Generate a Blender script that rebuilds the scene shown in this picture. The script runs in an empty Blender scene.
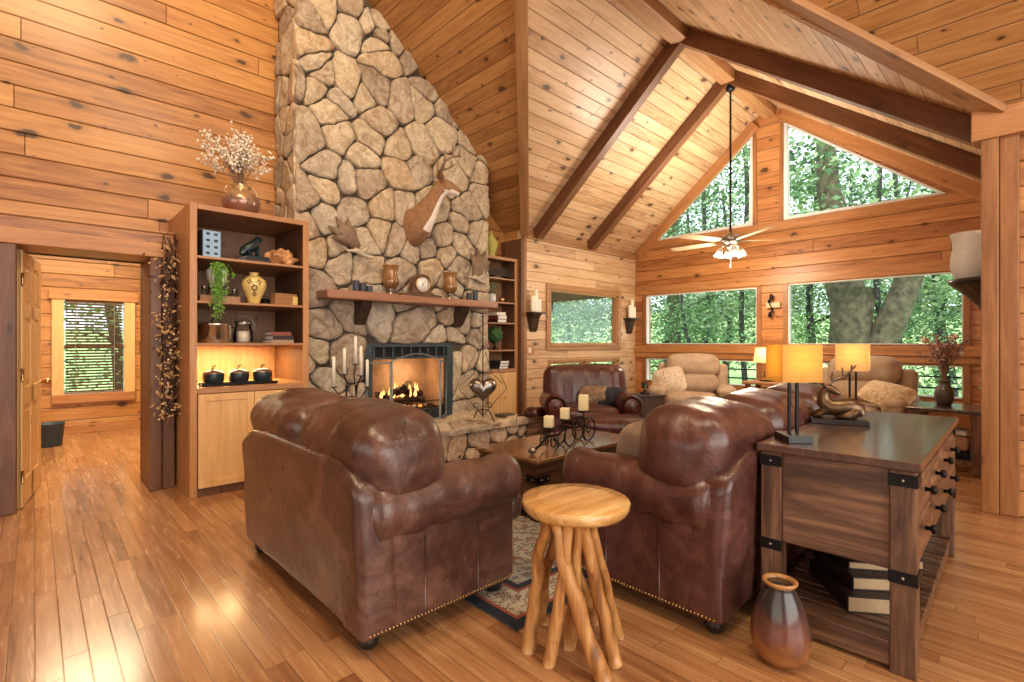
import bpy, math, random
from mathutils import Vector, Matrix, noise
random.seed(7)
SC = bpy.context.scene
PI = math.pi
def V(*a): return Vector(a)
def R(d): return math.radians(d)

# ------------------------------------------------------------------ camera
cam_d = bpy.data.cameras.new('camera'); cam = bpy.data.objects.new('camera', cam_d)
SC.collection.objects.link(cam); SC.camera = cam
cam_d.sensor_width = 36; cam_d.lens = 36*502/1024; cam_d.shift_y = 2/1024
cam.location = (0, 0, 1.3)
cam.rotation_euler = (R(90), 0, R(46.45-90))
cam_d.clip_end = 300

# ------------------------------------------------------------------ world, sun, fill lights
W = bpy.data.worlds.new('world'); SC.world = W; W.use_nodes = True
wn = W.node_tree; wn.nodes.clear()
wo = wn.nodes.new('ShaderNodeOutputWorld'); wb = wn.nodes.new('ShaderNodeBackground')
wb.inputs[0].default_value = (.80, .90, 1.0, 1); wb.inputs[1].default_value = 2.0
wn.links.new(wb.outputs[0], wo.inputs[0])
def light(name, kind, loc, energy, color=(1, 1, 1), size=1.0, size_y=None, aim=None, spot=None, radius=None):
    d = bpy.data.lights.new(name, kind); o = bpy.data.objects.new(name, d)
    SC.collection.objects.link(o); o.location = loc; d.energy = energy; d.color = color
    if kind == 'AREA':
        d.size = size
        if size_y: d.shape = 'RECTANGLE'; d.size_y = size_y
    if kind in ('POINT', 'SPOT'): d.shadow_soft_size = radius or .05
    if kind == 'SPOT' and spot: d.spot_size = R(spot); d.spot_blend = .6
    if aim is not None:
        o.rotation_euler = (Vector(aim)-Vector(loc)).to_track_quat('-Z', 'Y').to_euler()
    return o
sun = light('sun', 'SUN', (20, 5, 20), 3.0, (1, .95, .85), aim=(28, 9, 0)); sun.data.angle = R(4)
light('window_daylight_south', 'AREA', (.8, -4.3, 2.3), 290, (1, .98, .92), 6.5, 3.8, aim=(.8, 5, 1.9))  # added area light at the solid rear wall, standing in for unseen windows
light('window_daylight_west', 'AREA', (-4.3, .5, 2.4), 110, (1, .95, .86), 6.0, 3.6, aim=(5, 1.5, 2.0))  # second added fill behind the camera; this wall has no window either
SC.view_settings.view_transform = 'Standard'; SC.view_settings.look = 'None'
SC.view_settings.gamma = 1; SC.view_settings.use_curve_mapping = False
SC.view_settings.exposure = 0.42
light('ceiling_spot_light', 'AREA', (.2, 2.2, 6.1), 120, (1, .76, .46), 1.1, aim=(1.9, 5.6, 3.6))
light('ceiling_spot_light', 'AREA', (1.4, .2, 5.3), 60, (1, .80, .55), 1.1, aim=(1.0, 2.6, 0))
light('ceiling_spot_light', 'AREA', (3.0, -1.0, 4.2), 18, (1, .84, .62), .35, aim=(4.0, 1.2, 0))

# ------------------------------------------------------------------ materials
MATS = {}
def new_mat(name):
    m = bpy.data.materials.new(name); m.use_nodes = True
    nt = m.node_tree; nt.nodes.clear()
    out = nt.nodes.new('ShaderNodeOutputMaterial'); b = nt.nodes.new('ShaderNodeBsdfPrincipled')
    nt.links.new(b.outputs[0], out.inputs[0]); MATS[name] = m
    return m, nt, b, out
class N:                                       # tiny node helper
    def __init__(s, nt): s.nt = nt
    def n(s, t, **k):
        x = s.nt.nodes.new(t)
        for a, v in k.items(): setattr(x, a, v)
        return x
    def l(s, a, b): s.nt.links.new(a, b)
    def put(s, sock, v):
        if hasattr(v, 'node'): s.l(v, sock)
        else: sock.default_value = v
    def math(s, op, a, b=0.0, c=None, clamp=False):
        x = s.n('ShaderNodeMath', operation=op); x.use_clamp = clamp
        s.put(x.inputs[0], a); s.put(x.inputs[1], b)
        if c is not None: s.put(x.inputs[2], c)
        return x.outputs[0]
    def mix(s, f, a, b, mode='MIX'):
        x = s.n('ShaderNodeMix', data_type='RGBA', blend_type=mode)
        s.put(x.inputs[0], f); s.put(x.inputs[6], a); s.put(x.inputs[7], b)
        return x.outputs[2]
    def ramp(s, f, stops):
        x = s.n('ShaderNodeValToRGB'); s.put(x.inputs[0], f)
        e = x.color_ramp.elements
        while len(e) > 1: e.remove(e[0])
        e[0].position = stops[0][0]; e[0].color = (*stops[0][1], 1)
        for p, c in stops[1:]:
            k = e.new(p); k.color = (*c, 1)
        return x.outputs[0]
    def comb(s, x, y, z):
        c = s.n('ShaderNodeCombineXYZ'); s.put(c.inputs[0], x); s.put(c.inputs[1], y); s.put(c.inputs[2], z); return c.outputs[0]
    def noise(s, vec, scale, detail=3, rough=.5, dist=0):
        x = s.n('ShaderNodeTexNoise'); s.put(x.inputs['Vector'], vec); x.inputs['Scale'].default_value = scale
        x.inputs['Detail'].default_value = detail; x.inputs['Roughness'].default_value = rough; x.inputs['Distortion'].default_value = dist
        return x.outputs[0]
def C4(c): return (*c, 1)

def plank_mat(name, bw, bl, dark, mid, light_, knots=1.0, rough=.42, seam=.05, groove=.6, spread=1.0, coat=0.0, endjoint=.004, knotsize=1.0):
    """boards from UV in metres: u along the board, v across"""
    m, nt, b, out = new_mat(name); h = N(nt)
    uv = h.n('ShaderNodeUVMap').outputs[0]
    sp = h.n('ShaderNodeSeparateXYZ'); h.l(uv, sp.inputs[0]); u, v = sp.outputs[0], sp.outputs[1]
    vr = h.math('DIVIDE', v, bw); row = h.math('FLOOR', vr); vf = h.math('SUBTRACT', vr, row)
    wn1 = h.n('ShaderNodeTexWhiteNoise', noise_dimensions='1D'); h.l(row, wn1.inputs[1])
    ur = h.math('ADD', h.math('DIVIDE', u, bl), h.math('MULTIPLY', wn1.outputs[0], 7.3)); col = h.math('FLOOR', ur); uf = h.math('SUBTRACT', ur, col)
    wn2 = h.n('ShaderNodeTexWhiteNoise', noise_dimensions='2D'); h.l(h.comb(row, col, 0), wn2.inputs[0])
    rnd = wn2.outputs[0]
    off = h.math('MULTIPLY', rnd, 37.0)
    # grain
    g1 = h.noise(h.comb(h.math('MULTIPLY', u, 1.2), h.math('MULTIPLY', h.math('ADD', v, off), 14.0/ (bw/.15)**.3), off), 1.6, 5, .6, .6)
    g2 = h.noise(h.comb(h.math('MULTIPLY', u, 3.0), h.math('MULTIPLY', v, 90.0), off), 1.0, 3, .6)
    t = h.math('ADD', h.math('MULTIPLY', h.math('SUBTRACT', g1, .5), 1.5), h.math('MULTIPLY', h.math('SUBTRACT', g2, .5), .5))
    t = h.math('ADD', h.math('ADD', t, .5), h.math('MULTIPLY', h.math('SUBTRACT', rnd, .5), .62*spread), clamp=True)
    c = h.ramp(t, [(0, dark), (.45, mid), (1, light_)])
    if knots > 0:
        wob = h.noise(h.comb(u, v, 3.0), 9.0, 2, .5)
        vo = h.n('ShaderNodeTexVoronoi', voronoi_dimensions='2D'); vo.inputs['Scale'].default_value = 1.0
        vo.inputs['Randomness'].default_value = 1.0
        kv = h.comb(h.math('ADD', h.math('MULTIPLY', u, 2.6*knots), h.math('MULTIPLY', wob, .25)), h.math('ADD', h.math('MULTIPLY', v, 5.0*knots), h.math('MULTIPLY', wob, .35)), 0)
        h.l(kv, vo.inputs['Vector'])
        sx = h.n('ShaderNodeSeparateColor'); h.l(vo.outputs['Color'], sx.inputs[0])
        size = h.math('MULTIPLY', h.math('POWER', sx.outputs[0], 3.0), .17*knotsize)
        size = h.math('ADD', size, .018*knotsize)
        k = h.math('DIVIDE', vo.outputs['Distance'], size)
        core = h.math('SUBTRACT', 1.25, k, clamp=True)
        halo = h.math('SUBTRACT', 1.0, h.math('MULTIPLY', k, .38), clamp=True)
        gate = h.math('GREATER_THAN', sx.outputs[1], .35)
        core = h.math('MULTIPLY', h.math('MULTIPLY', core, 2.0, clamp=True), gate, clamp=True); halo = h.math('MULTIPLY', halo, gate)
        c = h.mix(h.math('MULTIPLY', halo, .55), c, C4([x*.55 for x in dark]))
        c = h.mix(h.math('MULTIPLY', core, .85), c, C4([x*.16 for x in dark]))
        # long dark streaks
        st = h.noise(h.comb(h.math('MULTIPLY', u, .55), h.math('MULTIPLY', v, 7.0), h.math('ADD', off, 5)), 1.3, 2, .5, 1.2)
        stm = h.math('MULTIPLY', h.math('SUBTRACT', st, .66, clamp=True), 5.0, clamp=True)
        c = h.mix(h.math('MULTIPLY', stm, .6), c, C4([x*.45 for x in dark]))
    # seams
    e = h.math('MULTIPLY', h.math('MINIMUM', vf, h.math('SUBTRACT', 1.0, vf)), bw)
    sm = h.math('SUBTRACT', 1.0, h.math('DIVIDE', e, seam*bw), clamp=True)
    e2 = h.math('MULTIPLY', h.math('MINIMUM', uf, h.math('SUBTRACT', 1.0, uf)), bl)
    sm2 = h.math('SUBTRACT', 1.0, h.math('DIVIDE', e2, endjoint), clamp=True)
    s_ = h.math('MAXIMUM', sm, sm2)
    c = h.mix(h.math('MULTIPLY', s_, .72), c, C4([x*.25 for x in dark]))
    h.l(c, b.inputs['Base Color']); b.inputs['Roughness'].default_value = rough
    h.l(h.math('ADD', rough, h.math('MULTIPLY', h.math('SUBTRACT', g1, .5), .12)), b.inputs['Roughness'])
    b.inputs['Coat Weight'].default_value = coat; b.inputs['Coat Roughness'].default_value = .16
    bp = h.n('ShaderNodeBump'); bp.inputs['Strength'].default_value = groove; bp.inputs['Distance'].default_value = .01
    hh = h.math('SUBTRACT', h.math('MULTIPLY', g2, .06 if knots else .012), h.math('MULTIPLY', s_, 1.0))
    h.l(hh, bp.inputs['Height']); h.l(bp.outputs[0], b.inputs['Normal'])
    return m

def wood_mat(name, dark, mid, light_, axis='x', rough=.4, scale=1.0, knots=True, coat=.0, contrast=1.3):
    m, nt, b, out = new_mat(name); h = N(nt)
    tc = h.n('ShaderNodeTexCoord').outputs['Object']
    inf = h.n('ShaderNodeObjectInfo').outputs['Random']
    sp = h.n('ShaderNodeSeparateXYZ'); h.l(tc, sp.inputs[0])
    ax = dict(x=0, y=1, z=2)[axis]
    k = [14*scale]*3; k[ax] = 1.3*scale
    p = h.comb(*[h.math('ADD', h.math('MULTIPLY', sp.outputs[i], k[i]), h.math('MULTIPLY', inf, 17.0)) for i in range(3)])
    g1 = h.noise(p, 1.0, 5, .62, .9)
    g2 = h.noise(p, 6.0, 3, .6)
    t = h.math('ADD', h.math('ADD', .5, h.math('MULTIPLY', h.math('SUBTRACT', g1, .5), contrast)), h.math('MULTIPLY', h.math('SUBTRACT', g2, .5), .5), clamp=True)
    c = h.ramp(t, [(0, dark), (.5, mid), (1, light_)])
    if knots:
        k2 = [6.5*scale]*3; k2[ax] = 2.6*scale
        vo = h.n('ShaderNodeTexVoronoi'); vo.inputs['Scale'].default_value = 1
        h.l(h.comb(*[h.math('MULTIPLY', sp.outputs[i], k2[i]) for i in range(3)]), vo.inputs['Vector'])
        kk = h.math('SUBTRACT', 1.0, h.math('MULTIPLY', vo.outputs['Distance'], 7.5), clamp=True)
        c = h.mix(h.math('MULTIPLY', kk, .8), c, C4([x*.25 for x in dark]))
    h.l(c, b.inputs['Base Color']); b.inputs['Roughness'].default_value = rough
    b.inputs['Coat Weight'].default_value = coat; b.inputs['Coat Roughness'].default_value = .12
    bp = h.n('ShaderNodeBump'); bp.inputs['Strength'].default_value = .25; bp.inputs['Distance'].default_value = .004
    h.l(g2, bp.inputs['Height']); h.l(bp.outputs[0], b.inputs['Normal'])
    return m

def plain(name, col, rough=.5, metal=0.0, var=.25, scale=12, bump=.15, spec=.5, emit=None, es=0, coat=0, trans=0, sub=0):
    m, nt, b, out = new_mat(name); h = N(nt)
    tc = h.n('ShaderNodeTexCoord').outputs['Object']
    g = h.noise(tc, scale, 4, .6)
    d = [max(0, x*(1-var)) for x in col]; l = [min(1, x*(1+var)) for x in col]
    c = h.ramp(g, [(.25, d), (.75, l)])
    h.l(c, b.inputs['Base Color']); b.inputs['Roughness'].default_value = rough; b.inputs['Metallic'].default_value = metal
    b.inputs['Specular IOR Level'].default_value = spec; b.inputs['Coat Weight'].default_value = coat
    if trans: b.inputs['Transmission Weight'].default_value = trans
    if sub: b.inputs['Subsurface Weight'].default_value = sub; b.inputs['Subsurface Radius'].default_value = (.02, .01, .005)
    if emit: b.inputs['Emission Color'].default_value = C4(emit); b.inputs['Emission Strength'].default_value = es
    if bump:
        bp = h.n('ShaderNodeBump'); bp.inputs['Strength'].default_value = bump; bp.inputs['Distance'].default_value = .005
        h.l(g, bp.inputs['Height']); h.l(bp.outputs[0], b.inputs['Normal'])
    return m

def leather_mat(name, dark, mid, light_, rough=.36, wr=.5, coat=.25):
    m, nt, b, out = new_mat(name); h = N(nt)
    tc = h.n('ShaderNodeTexCoord').outputs['Object']
    g = h.noise(tc, 3.2, 5, .65, 1.2); g2 = h.noise(tc, 55, 3, .6); g3 = h.noise(tc, 8, 5, .62, .7)
    t = h.math('ADD', h.math('ADD', .5, h.math('MULTIPLY', h.math('SUBTRACT', g, .5), 1.7)), h.math('MULTIPLY', h.math('SUBTRACT', g3, .5), .8), clamp=True)
    c = h.ramp(t, [(0, dark), (.5, mid), (1, light_)])
    h.l(c, b.inputs['Base Color'])
    h.l(h.math('ADD', rough, h.math('MULTIPLY', h.math('SUBTRACT', g3, .5), .25)), b.inputs['Roughness'])
    b.inputs['Coat Weight'].default_value = coat; b.inputs['Coat Roughness'].default_value = .3
    vo = h.n('ShaderNodeTexVoronoi'); vo.feature = 'DISTANCE_TO_EDGE'; vo.inputs['Scale'].default_value = 1
    mp = h.n('ShaderNodeMapping'); mp.inputs['Scale'].default_value = (7, 9, 5)
    h.l(tc, mp.inputs[0]); mm = h.n('ShaderNodeMix', data_type='VECTOR'); mm.inputs[0].default_value = .12
    nz = h.n('ShaderNodeTexNoise'); h.l(tc, nz.inputs['Vector']); nz.inputs['Scale'].default_value = 6
    h.l(mp.outputs[0], mm.inputs[4]); h.l(nz.outputs[1], mm.inputs[5]); h.l(mm.outputs[1], vo.inputs['Vector'])
    cr = h.math('MULTIPLY', h.math('SUBTRACT', .12, vo.outputs['Distance'], clamp=True), 3.5)
    hh = h.math('ADD', h.math('MULTIPLY', g3, 1.6*wr), h.math('MULTIPLY', g2, .10))
    hh = h.math('SUBTRACT', hh, h.math('MULTIPLY', cr, .12*wr))
    bp = h.n('ShaderNodeBump'); bp.inputs['Strength'].default_value = .55; bp.inputs['Distance'].default_value = .02
    h.l(hh, bp.inputs['Height']); h.l(bp.outputs[0], b.inputs['Normal'])
    return m

def glass_mat(name, tint=(1, 1, 1), gloss=.08, rough=.0):
    m = bpy.data.materials.new(name); m.use_nodes = True; nt = m.node_tree; nt.nodes.clear(); h = N(nt)
    out = h.n('ShaderNodeOutputMaterial'); tr = h.n('ShaderNodeBsdfTransparent'); gl = h.n('ShaderNodeBsdfGlossy')
    tr.inputs[0].default_value = C4(tint); gl.inputs['Roughness'].default_value = rough
    lw = h.n('ShaderNodeLayerWeight'); lw.inputs[0].default_value = .25
    mx = h.n('ShaderNodeMixShader'); h.l(h.math('MULTIPLY', lw.outputs[0], gloss*6, clamp=True), mx.inputs[0])
    h.l(tr.outputs[0], mx.inputs[1]); h.l(gl.outputs[0], mx.inputs[2]); h.l(mx.outputs[0], out.inputs[0])
    MATS[name] = m; return m

def emis(name, col, s):
    m = bpy.data.materials.new(name); m.use_nodes = True; nt = m.node_tree; nt.nodes.clear(); h = N(nt)
    out = h.n('ShaderNodeOutputMaterial'); e = h.n('ShaderNodeEmission'); e.inputs[0].default_value = C4(col); e.inputs[1].default_value = s
    h.l(e.outputs[0], out.inputs[0]); MATS[name] = m; return m

def shade_mat(name, col, s):                      # a lit lamp shade: translucent cloth with light behind it
    m = bpy.data.materials.new(name); m.use_nodes = True; nt = m.node_tree; nt.nodes.clear(); h = N(nt)
    out = h.n('ShaderNodeOutputMaterial'); d = h.n('ShaderNodeBsdfDiffuse'); t = h.n('ShaderNodeBsdfTranslucent')
    tc = h.n('ShaderNodeTexCoord').outputs['Object']; mp = h.n('ShaderNodeMapping'); mp.inputs['Scale'].default_value = (1, 1, 60)
    h.l(tc, mp.inputs[0]); g = h.noise(mp.outputs[0], 3, 2)
    c = h.mix(g, C4([x*.85 for x in col]), C4([min(1, x*1.1) for x in col]))
    h.l(c, d.inputs[0]); h.l(c, t.inputs[0])
    mx = h.n('ShaderNodeMixShader'); mx.inputs[0].default_value = .6
    h.l(d.outputs[0], mx.inputs[1]); h.l(t.outputs[0], mx.inputs[2])
    h.l(mx.outputs[0], out.inputs[0]); MATS[name] = m; return m

# pine: dark, mid, light
PD, PM, PL = (.24, .085, .028), (.46, .195, .066), (.62, .31, .12)
plank_mat('pine_wall', .19, 4.6, (.21, .074, .020), (.42, .185, .052), (.58, .305, .100), spread=.9, knots=1.15, seam=.045, groove=.8, coat=.1, knotsize=1.1)
plank_mat('pine_gable', .19, 4.6, (.24, .082, .024), (.46, .190, .060), (.61, .30, .11), knots=1.0, seam=.045, groove=.8, coat=.1)  # same pine, redder; the gable's backlit tone is put into the colour
plank_mat('pine_ceiling', .145, 4.2, (.21, .080, .024), (.40, .185, .058), (.56, .30, .108), knots=1.15, seam=.05, groove=.6, coat=.1, spread=.8)
plank_mat('pine_sunroom', .15, 3.6, (.36, .18, .085), (.62, .39, .205), (.76, .54, .34), knots=1.15, seam=.05, groove=.6, coat=.1, spread=.7)  # paler copy of the same pine; the sunroom's daylight is in its colour
plank_mat('oak_floor', .083, .95, (.20, .082, .030), (.37, .170, .066), (.53, .29, .128), knots=0, rough=.26, seam=.035, groove=.25, spread=.75, coat=.45, endjoint=.0022)
wood_mat('log_trim_z', (.13, .042, .012), (.30, .125, .040), (.45, .22, .080), 'z', .42, .8)
wood_mat('log_trim_dark', (.050, .020, .010), (.135, .056, .026), (.24, .11, .05), 'z', .45, .8)
wood_mat('log_trim_x', (.22, .080, .026), (.45, .20, .070), (.60, .30, .12), 'x', .42, .8)
wood_mat('log_trim_y', (.22, .080, .026), (.45, .20, .070), (.60, .30, .12), 'y', .42, .8)
wood_mat('beam_wood', (.07, .025, .010), (.17, .068, .026), (.30, .14, .06), 'x', .45, .6)
wood_mat('pale_beam', (.19, .085, .030), (.38, .19, .075), (.54, .31, .14), 'x', .45, .6)
wood_mat('window_wood', (.30, .11, .035), (.52, .23, .085), (.66, .35, .15), 'y', .4, .9)
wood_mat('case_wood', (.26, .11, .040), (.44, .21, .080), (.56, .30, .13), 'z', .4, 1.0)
wood_mat('case_shelf', (.22, .09, .035), (.36, .17, .068), (.48, .26, .12), 'x', .4, 1.0)
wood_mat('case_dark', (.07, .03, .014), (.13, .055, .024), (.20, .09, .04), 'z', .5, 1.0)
wood_mat('case_back', (.22, .10, .045), (.34, .17, .08), (.46, .25, .12), 'z', .5, 1.0)
wood_mat('case_pine', (.50, .26, .095), (.68, .40, .16), (.80, .52, .25), 'z', .35, .9)
wood_mat('door_pine', (.55, .30, .11), (.72, .45, .19), (.82, .57, .28), 'z', .35, .9, contrast=.8)
wood_mat('mantel_wood', (.20, .085, .045), (.32, .15, .085), (.45, .24, .15), 'x', .45, 1.0, knots=False)
wood_mat('walnut_y', (.040, .018, .010), (.115, .056, .030), (.27, .145, .078), 'y', .38, 1.1, knots=False, coat=.2, contrast=2.7)
wood_mat('walnut_x', (.040, .018, .010), (.115, .056, .030), (.27, .145, .078), 'x', .38, 1.1, knots=False, coat=.2, contrast=2.7)
wood_mat('walnut_z', (.040, .018, .010), (.115, .056, .030), (.26, .14, .075), 'z', .38, 1.1, knots=False, coat=.2, contrast=2.7)
wood_mat('table_top', (.022, .010, .007), (.070, .032, .020), (.15, .075, .045), 'x', .32, .8, knots=False, coat=.6, contrast=1.8)
wood_mat('trunk_top', (.07, .030, .012), (.17, .080, .033), (.29, .15, .065), 'x', .2, .8, knots=False, coat=.6, contrast=1.7)
wood_mat('trunk_side', (.045, .018, .009), (.10, .042, .020), (.16, .075, .038), 'x', .4, 1, knots=False, coat=.2, contrast=1.7)
wood_mat('stool_top', (.24, .09, .022), (.60, .33, .10), (.84, .60, .28), 'x', .25, .75, knots=True, coat=.5, contrast=2.2)
wood_mat('stool_leg', (.16, .055, .015), (.46, .21, .06), (.68, .40, .15), 'z', .4, .9, knots=True, coat=.2, contrast=2.7)
wood_mat('dark_wood', (.020, .010, .007), (.045, .022, .014), (.08, .042, .026), 'z', .45, 1, knots=False)
wood_mat('fan_blade', (.50, .34, .20), (.66, .48, .31), (.76, .6, .42), 'x', .4, 1, knots=False)
leather_mat('leather_brown', (.026, .012, .009), (.084, .036, .025), (.21, .105, .072), .31, .40)
leather_mat('leather_red', (.026, .009, .007), (.078, .027, .021), (.17, .070, .052), .31, .40)
leather_mat('leather_burgundy', (.030, .007, .006), (.070, .016, .013), (.12, .035, .026), .3, .6)
leather_mat('suede_beige', (.24, .155, .095), (.38, .26, .165), (.50, .36, .24), .7, .25, 0)
plain('iron', (.012, .012, .013), .42, .7, .3, 30, .2)
plain('black_wood', (.010, .009, .009), .35, 0, .3, 20, .1, coat=.3)
plain('steel_frame', (.20, .24, .27), .45, .8, .25, 30, .1)
plain('insert_metal', (.055, .075, .085), .5, .5, .25, 30, .1)
plain('brass', (.55, .36, .14), .3, 1, .2, 40, .1)
plain('chrome', (.62, .60, .56), .2, 1, .1, 30, .05)
plain('pewter', (.30, .27, .24), .3, 1, .3, 15, .1)
plain('mortar', (.075, .055, .040), .95, 0, .4, 20, .3)
plain('candle_wax', (.80, .70, .42), .5, 0, .06, 10, .05, sub=.3)
plain('white_wax', (.85, .80, .68), .5, 0, .06, 10, .05, sub=.3)
plain('soot', (.012, .010, .010), .9, 0, .4, 10, .3)
plain('firebrick', (.50, .34, .22), .9, 0, .35, 6, .3)
plain('burnt_log', (.035, .025, .020), .9, 0, .6, 12, .6)
plain('white_ceramic', (.75, .75, .72), .3, 0, .08, 10, .05)
plain('cream_plastic', (.72, .58, .42), .4, 0, .05, 10, .0)
plain('paper', (.46, .32, .18), .8, 0, .12, 60, .2)
plain('paper_white', (.78, .74, .68), .8, 0, .12, 60, .2)
plain('book_dark', (.022, .012, .010), .45, 0, .3, 30, .2)
plain('book_blue', (.03, .04, .06), .5, 0, .3, 30, .2)
plain('book_red', (.22, .05, .03), .5, 0, .3, 30, .2)
plain('tan_fabric', (.34, .24, .16), .9, 0, .2, 60, .35)
plain('dark_throw', (.012, .012, .018), .9, 0, .4, 50, .5)
plain('stem_green', (.10, .22, .04), .6, 0, .3, 20, .2)
plain('leaf_bright', (.22, .48, .06), .55, 0, .35, 8, .1)
plain('topiary_green', (.035, .10, .03), .8, 0, .5, 40, .5)
plain('dry_stem', (.22, .13, .08), .8, 0, .3, 30, .2)
plain('dry_white', (.80, .72, .60), .8, 0, .2, 30, .2)
plain('dry_mauve', (.36, .22, .20), .8, 0, .35, 30, .2)
plain('vine_brown', (.055, .025, .015), .8, 0, .4, 30, .2)
plain('vine_leaf', (.42, .26, .12), .7, 0, .5, 20, .2)
plain('vine_berry', (.70, .50, .28), .6, 0, .3, 20, .2)
plain('bronze', (.16, .10, .055), .35, .85, .35, 18, .2)
plain('antler', (.20, .13, .08), .6, 0, .35, 14, .3)
plain('antler_pale', (.50, .42, .32), .6, 0, .25, 14, .3)
plain('antler_brown', (.17, .085, .045), .7, 0, .35, 14, .3)
plain('deer_fur', (.27, .14, .065), .85, 0, .3, 22, .5)
plain('deer_white', (.80, .72, .62), .85, 0, .1, 30, .4)
plain('deer_nose', (.02, .015, .015), .3, 0, .2, 20, .1)
plain('crystal_rock', (.50, .24, .10), .4, 0, .8, 22, .8)
plain('blue_tin', (.28, .45, .66), .45, 0, .12, 10, .05)
plain('dark_tin', (.02, .03, .045), .45, 0, .2, 10, .05)
plain('green_black', (.015, .03, .035), .3, .3, .4, 10, .1)
plain('yellow_glaze', (.72, .54, .18), .25, 0, .15, 8, .05, coat=.5)
plain('amber_glaze', (.55, .50, .13), .25, 0, .3, 8, .05, coat=.5)
plain('flower_paint', (.14, .04, .04), .4, 0, .3, 20, .0)
plain('blind_slat', (.24, .19, .13), .5, 0, .1, 10, .0)
plain('bin_blue', (.03, .06, .09), .5, 0, .2, 10, .1)
plain('bark', (.105, .090, .050), .95, 0, .8, 6, 1.0)
plain('bark_dark', (.05, .045, .04), .95, 0, .5, 9, .9)
plain('leaf_green', (.18, .32, .13), .6, 0, .5, .9, .0)
plain('leaf_light', (.38, .52, .24), .6, 0, .4, .9, .0)
plain('leaf_dark', (.07, .17, .06), .6, 0, .5, .9, .0)
plain('meadow', (.34, .50, .18), .95, 0, .6, .35, .6)
plain('deck_board', (.22, .15, .10), .8, 0, .3, 6, .2)
plain('porch_dark', (.05, .03, .02), .8, 0, .3, 6, .2)
plain('silver_lining', (.30, .32, .34), .35, 1, .3, 12, .1)
plain('white_cloth', (.75, .72, .68), .9, 0, .15, 30, .3)
plain('stoneware', (.07, .055, .045), .4, 0, .5, 14, .2, coat=.2)
plain('white_trim', (.70, .72, .70), .5, 0, .05, 10, .0)
glass_mat('window_glass', (.97, .985, .98), .02)
glass_mat('fire_glass', (.75, .70, .66), .10)
glass_mat('jar_glass', (.88, .86, .82), .25)
glass_mat('frosted_hurricane', (.90, .90, .90), .35, .35)
emis('flame', (1, .48, .16), 4); emis('ember', (1, .25, .05), 3); emis('bulb_glow', (1, .80, .52), 6)
shade_mat('shade_amber', (.78, .55, .20), 1); shade_mat('shade_cream', (.84, .64, .34), 1); shade_mat('frost_glass', (.86, .86, .86), 1)

def stone_mat():
    m, nt, b, out = new_mat('field_stone'); h = N(nt)
    at = h.n('ShaderNodeAttribute', attribute_name='tint').outputs['Fac']
    tc = h.n('ShaderNodeTexCoord').outputs['Object']
    c = h.ramp(at, [(0, (.24, .17, .13)), (.15, (.42, .30, .21)), (.32, (.60, .47, .31)), (.5, (.70, .57, .39)), (.66, (.58, .38, .20)), (.80, (.50, .45, .38)), (.9, (.36, .25, .18)), (1, (.74, .64, .48))])
    g = h.noise(tc, 6.5, 6, .7, 1.4); g2 = h.noise(tc, 19, 6, .75, .9); g3 = h.noise(tc, 2.5, 3, .6)
    c = h.mix(h.ramp(g, [(.36, (.0, .0, .0)), (.62, (1, 1, 1))]), h.mix(.42, c, C4((.22, .13, .07))), h.mix(.45, c, C4((.90, .80, .60))))
    c = h.mix(h.math('MULTIPLY', h.math('SUBTRACT', g2, .50, clamp=True), 4.5, clamp=True), c, h.mix(.65, c, C4((.20, .11, .06))))
    h.l(c, b.inputs['Base Color']); b.inputs['Roughness'].default_value = .85
    bp = h.n('ShaderNodeBump'); bp.inputs['Strength'].default_value = 1.0; bp.inputs['Distance'].default_value = .04
    h.l(h.math('ADD', g, h.math('MULTIPLY', g2, .5)), bp.inputs['Height']); h.l(bp.outputs[0], b.inputs['Normal'])
stone_mat()

def two_tone(name, c1, c2, lo, hi, rough=.35, metal=0, nscale=4, amount=.5, axis=2, c3=None, coat=.3):
    """glaze that changes colour along the body of the vessel, broken by noise"""
    m, nt, b, out = new_mat(name); h = N(nt)
    tc = h.n('ShaderNodeTexCoord').outputs['Object']; sp = h.n('ShaderNodeSeparateXYZ'); h.l(tc, sp.inputs[0])
    g = h.noise(tc, nscale, 4, .6, .8)
    t = h.math('ADD', h.math('DIVIDE', h.math('SUBTRACT', sp.outputs[axis], lo), hi-lo), h.math('MULTIPLY', h.math('SUBTRACT', g, .5), amount*2), clamp=True)
    st = [(.0, c1), (1, c2)] if c3 is None else [(0, c1), (.5, c3), (1, c2)]
    h.l(h.ramp(t, st), b.inputs['Base Color']); b.inputs['Roughness'].default_value = rough; b.inputs['Metallic'].default_value = metal
    b.inputs['Coat Weight'].default_value = coat
two_tone('fired_clay', (.42, .17, .03), (.028, .022, .022), -.02, .25, .25, 0, 6, .5, c3=(.17, .062, .04))
plain('rim_glaze', (.42, .20, .06), .3, 0, .3, 20, .1, coat=.3)
two_tone('raku', (.36, .14, .08), (.50, .33, .16), 0, .25, .25, .5, 9, .9, c3=(.28, .16, .13))
two_tone('brown_glass', (.16, .07, .03), (.36, .18, .07), 0, .3, .2, .2, 25, 1.0)

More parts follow.
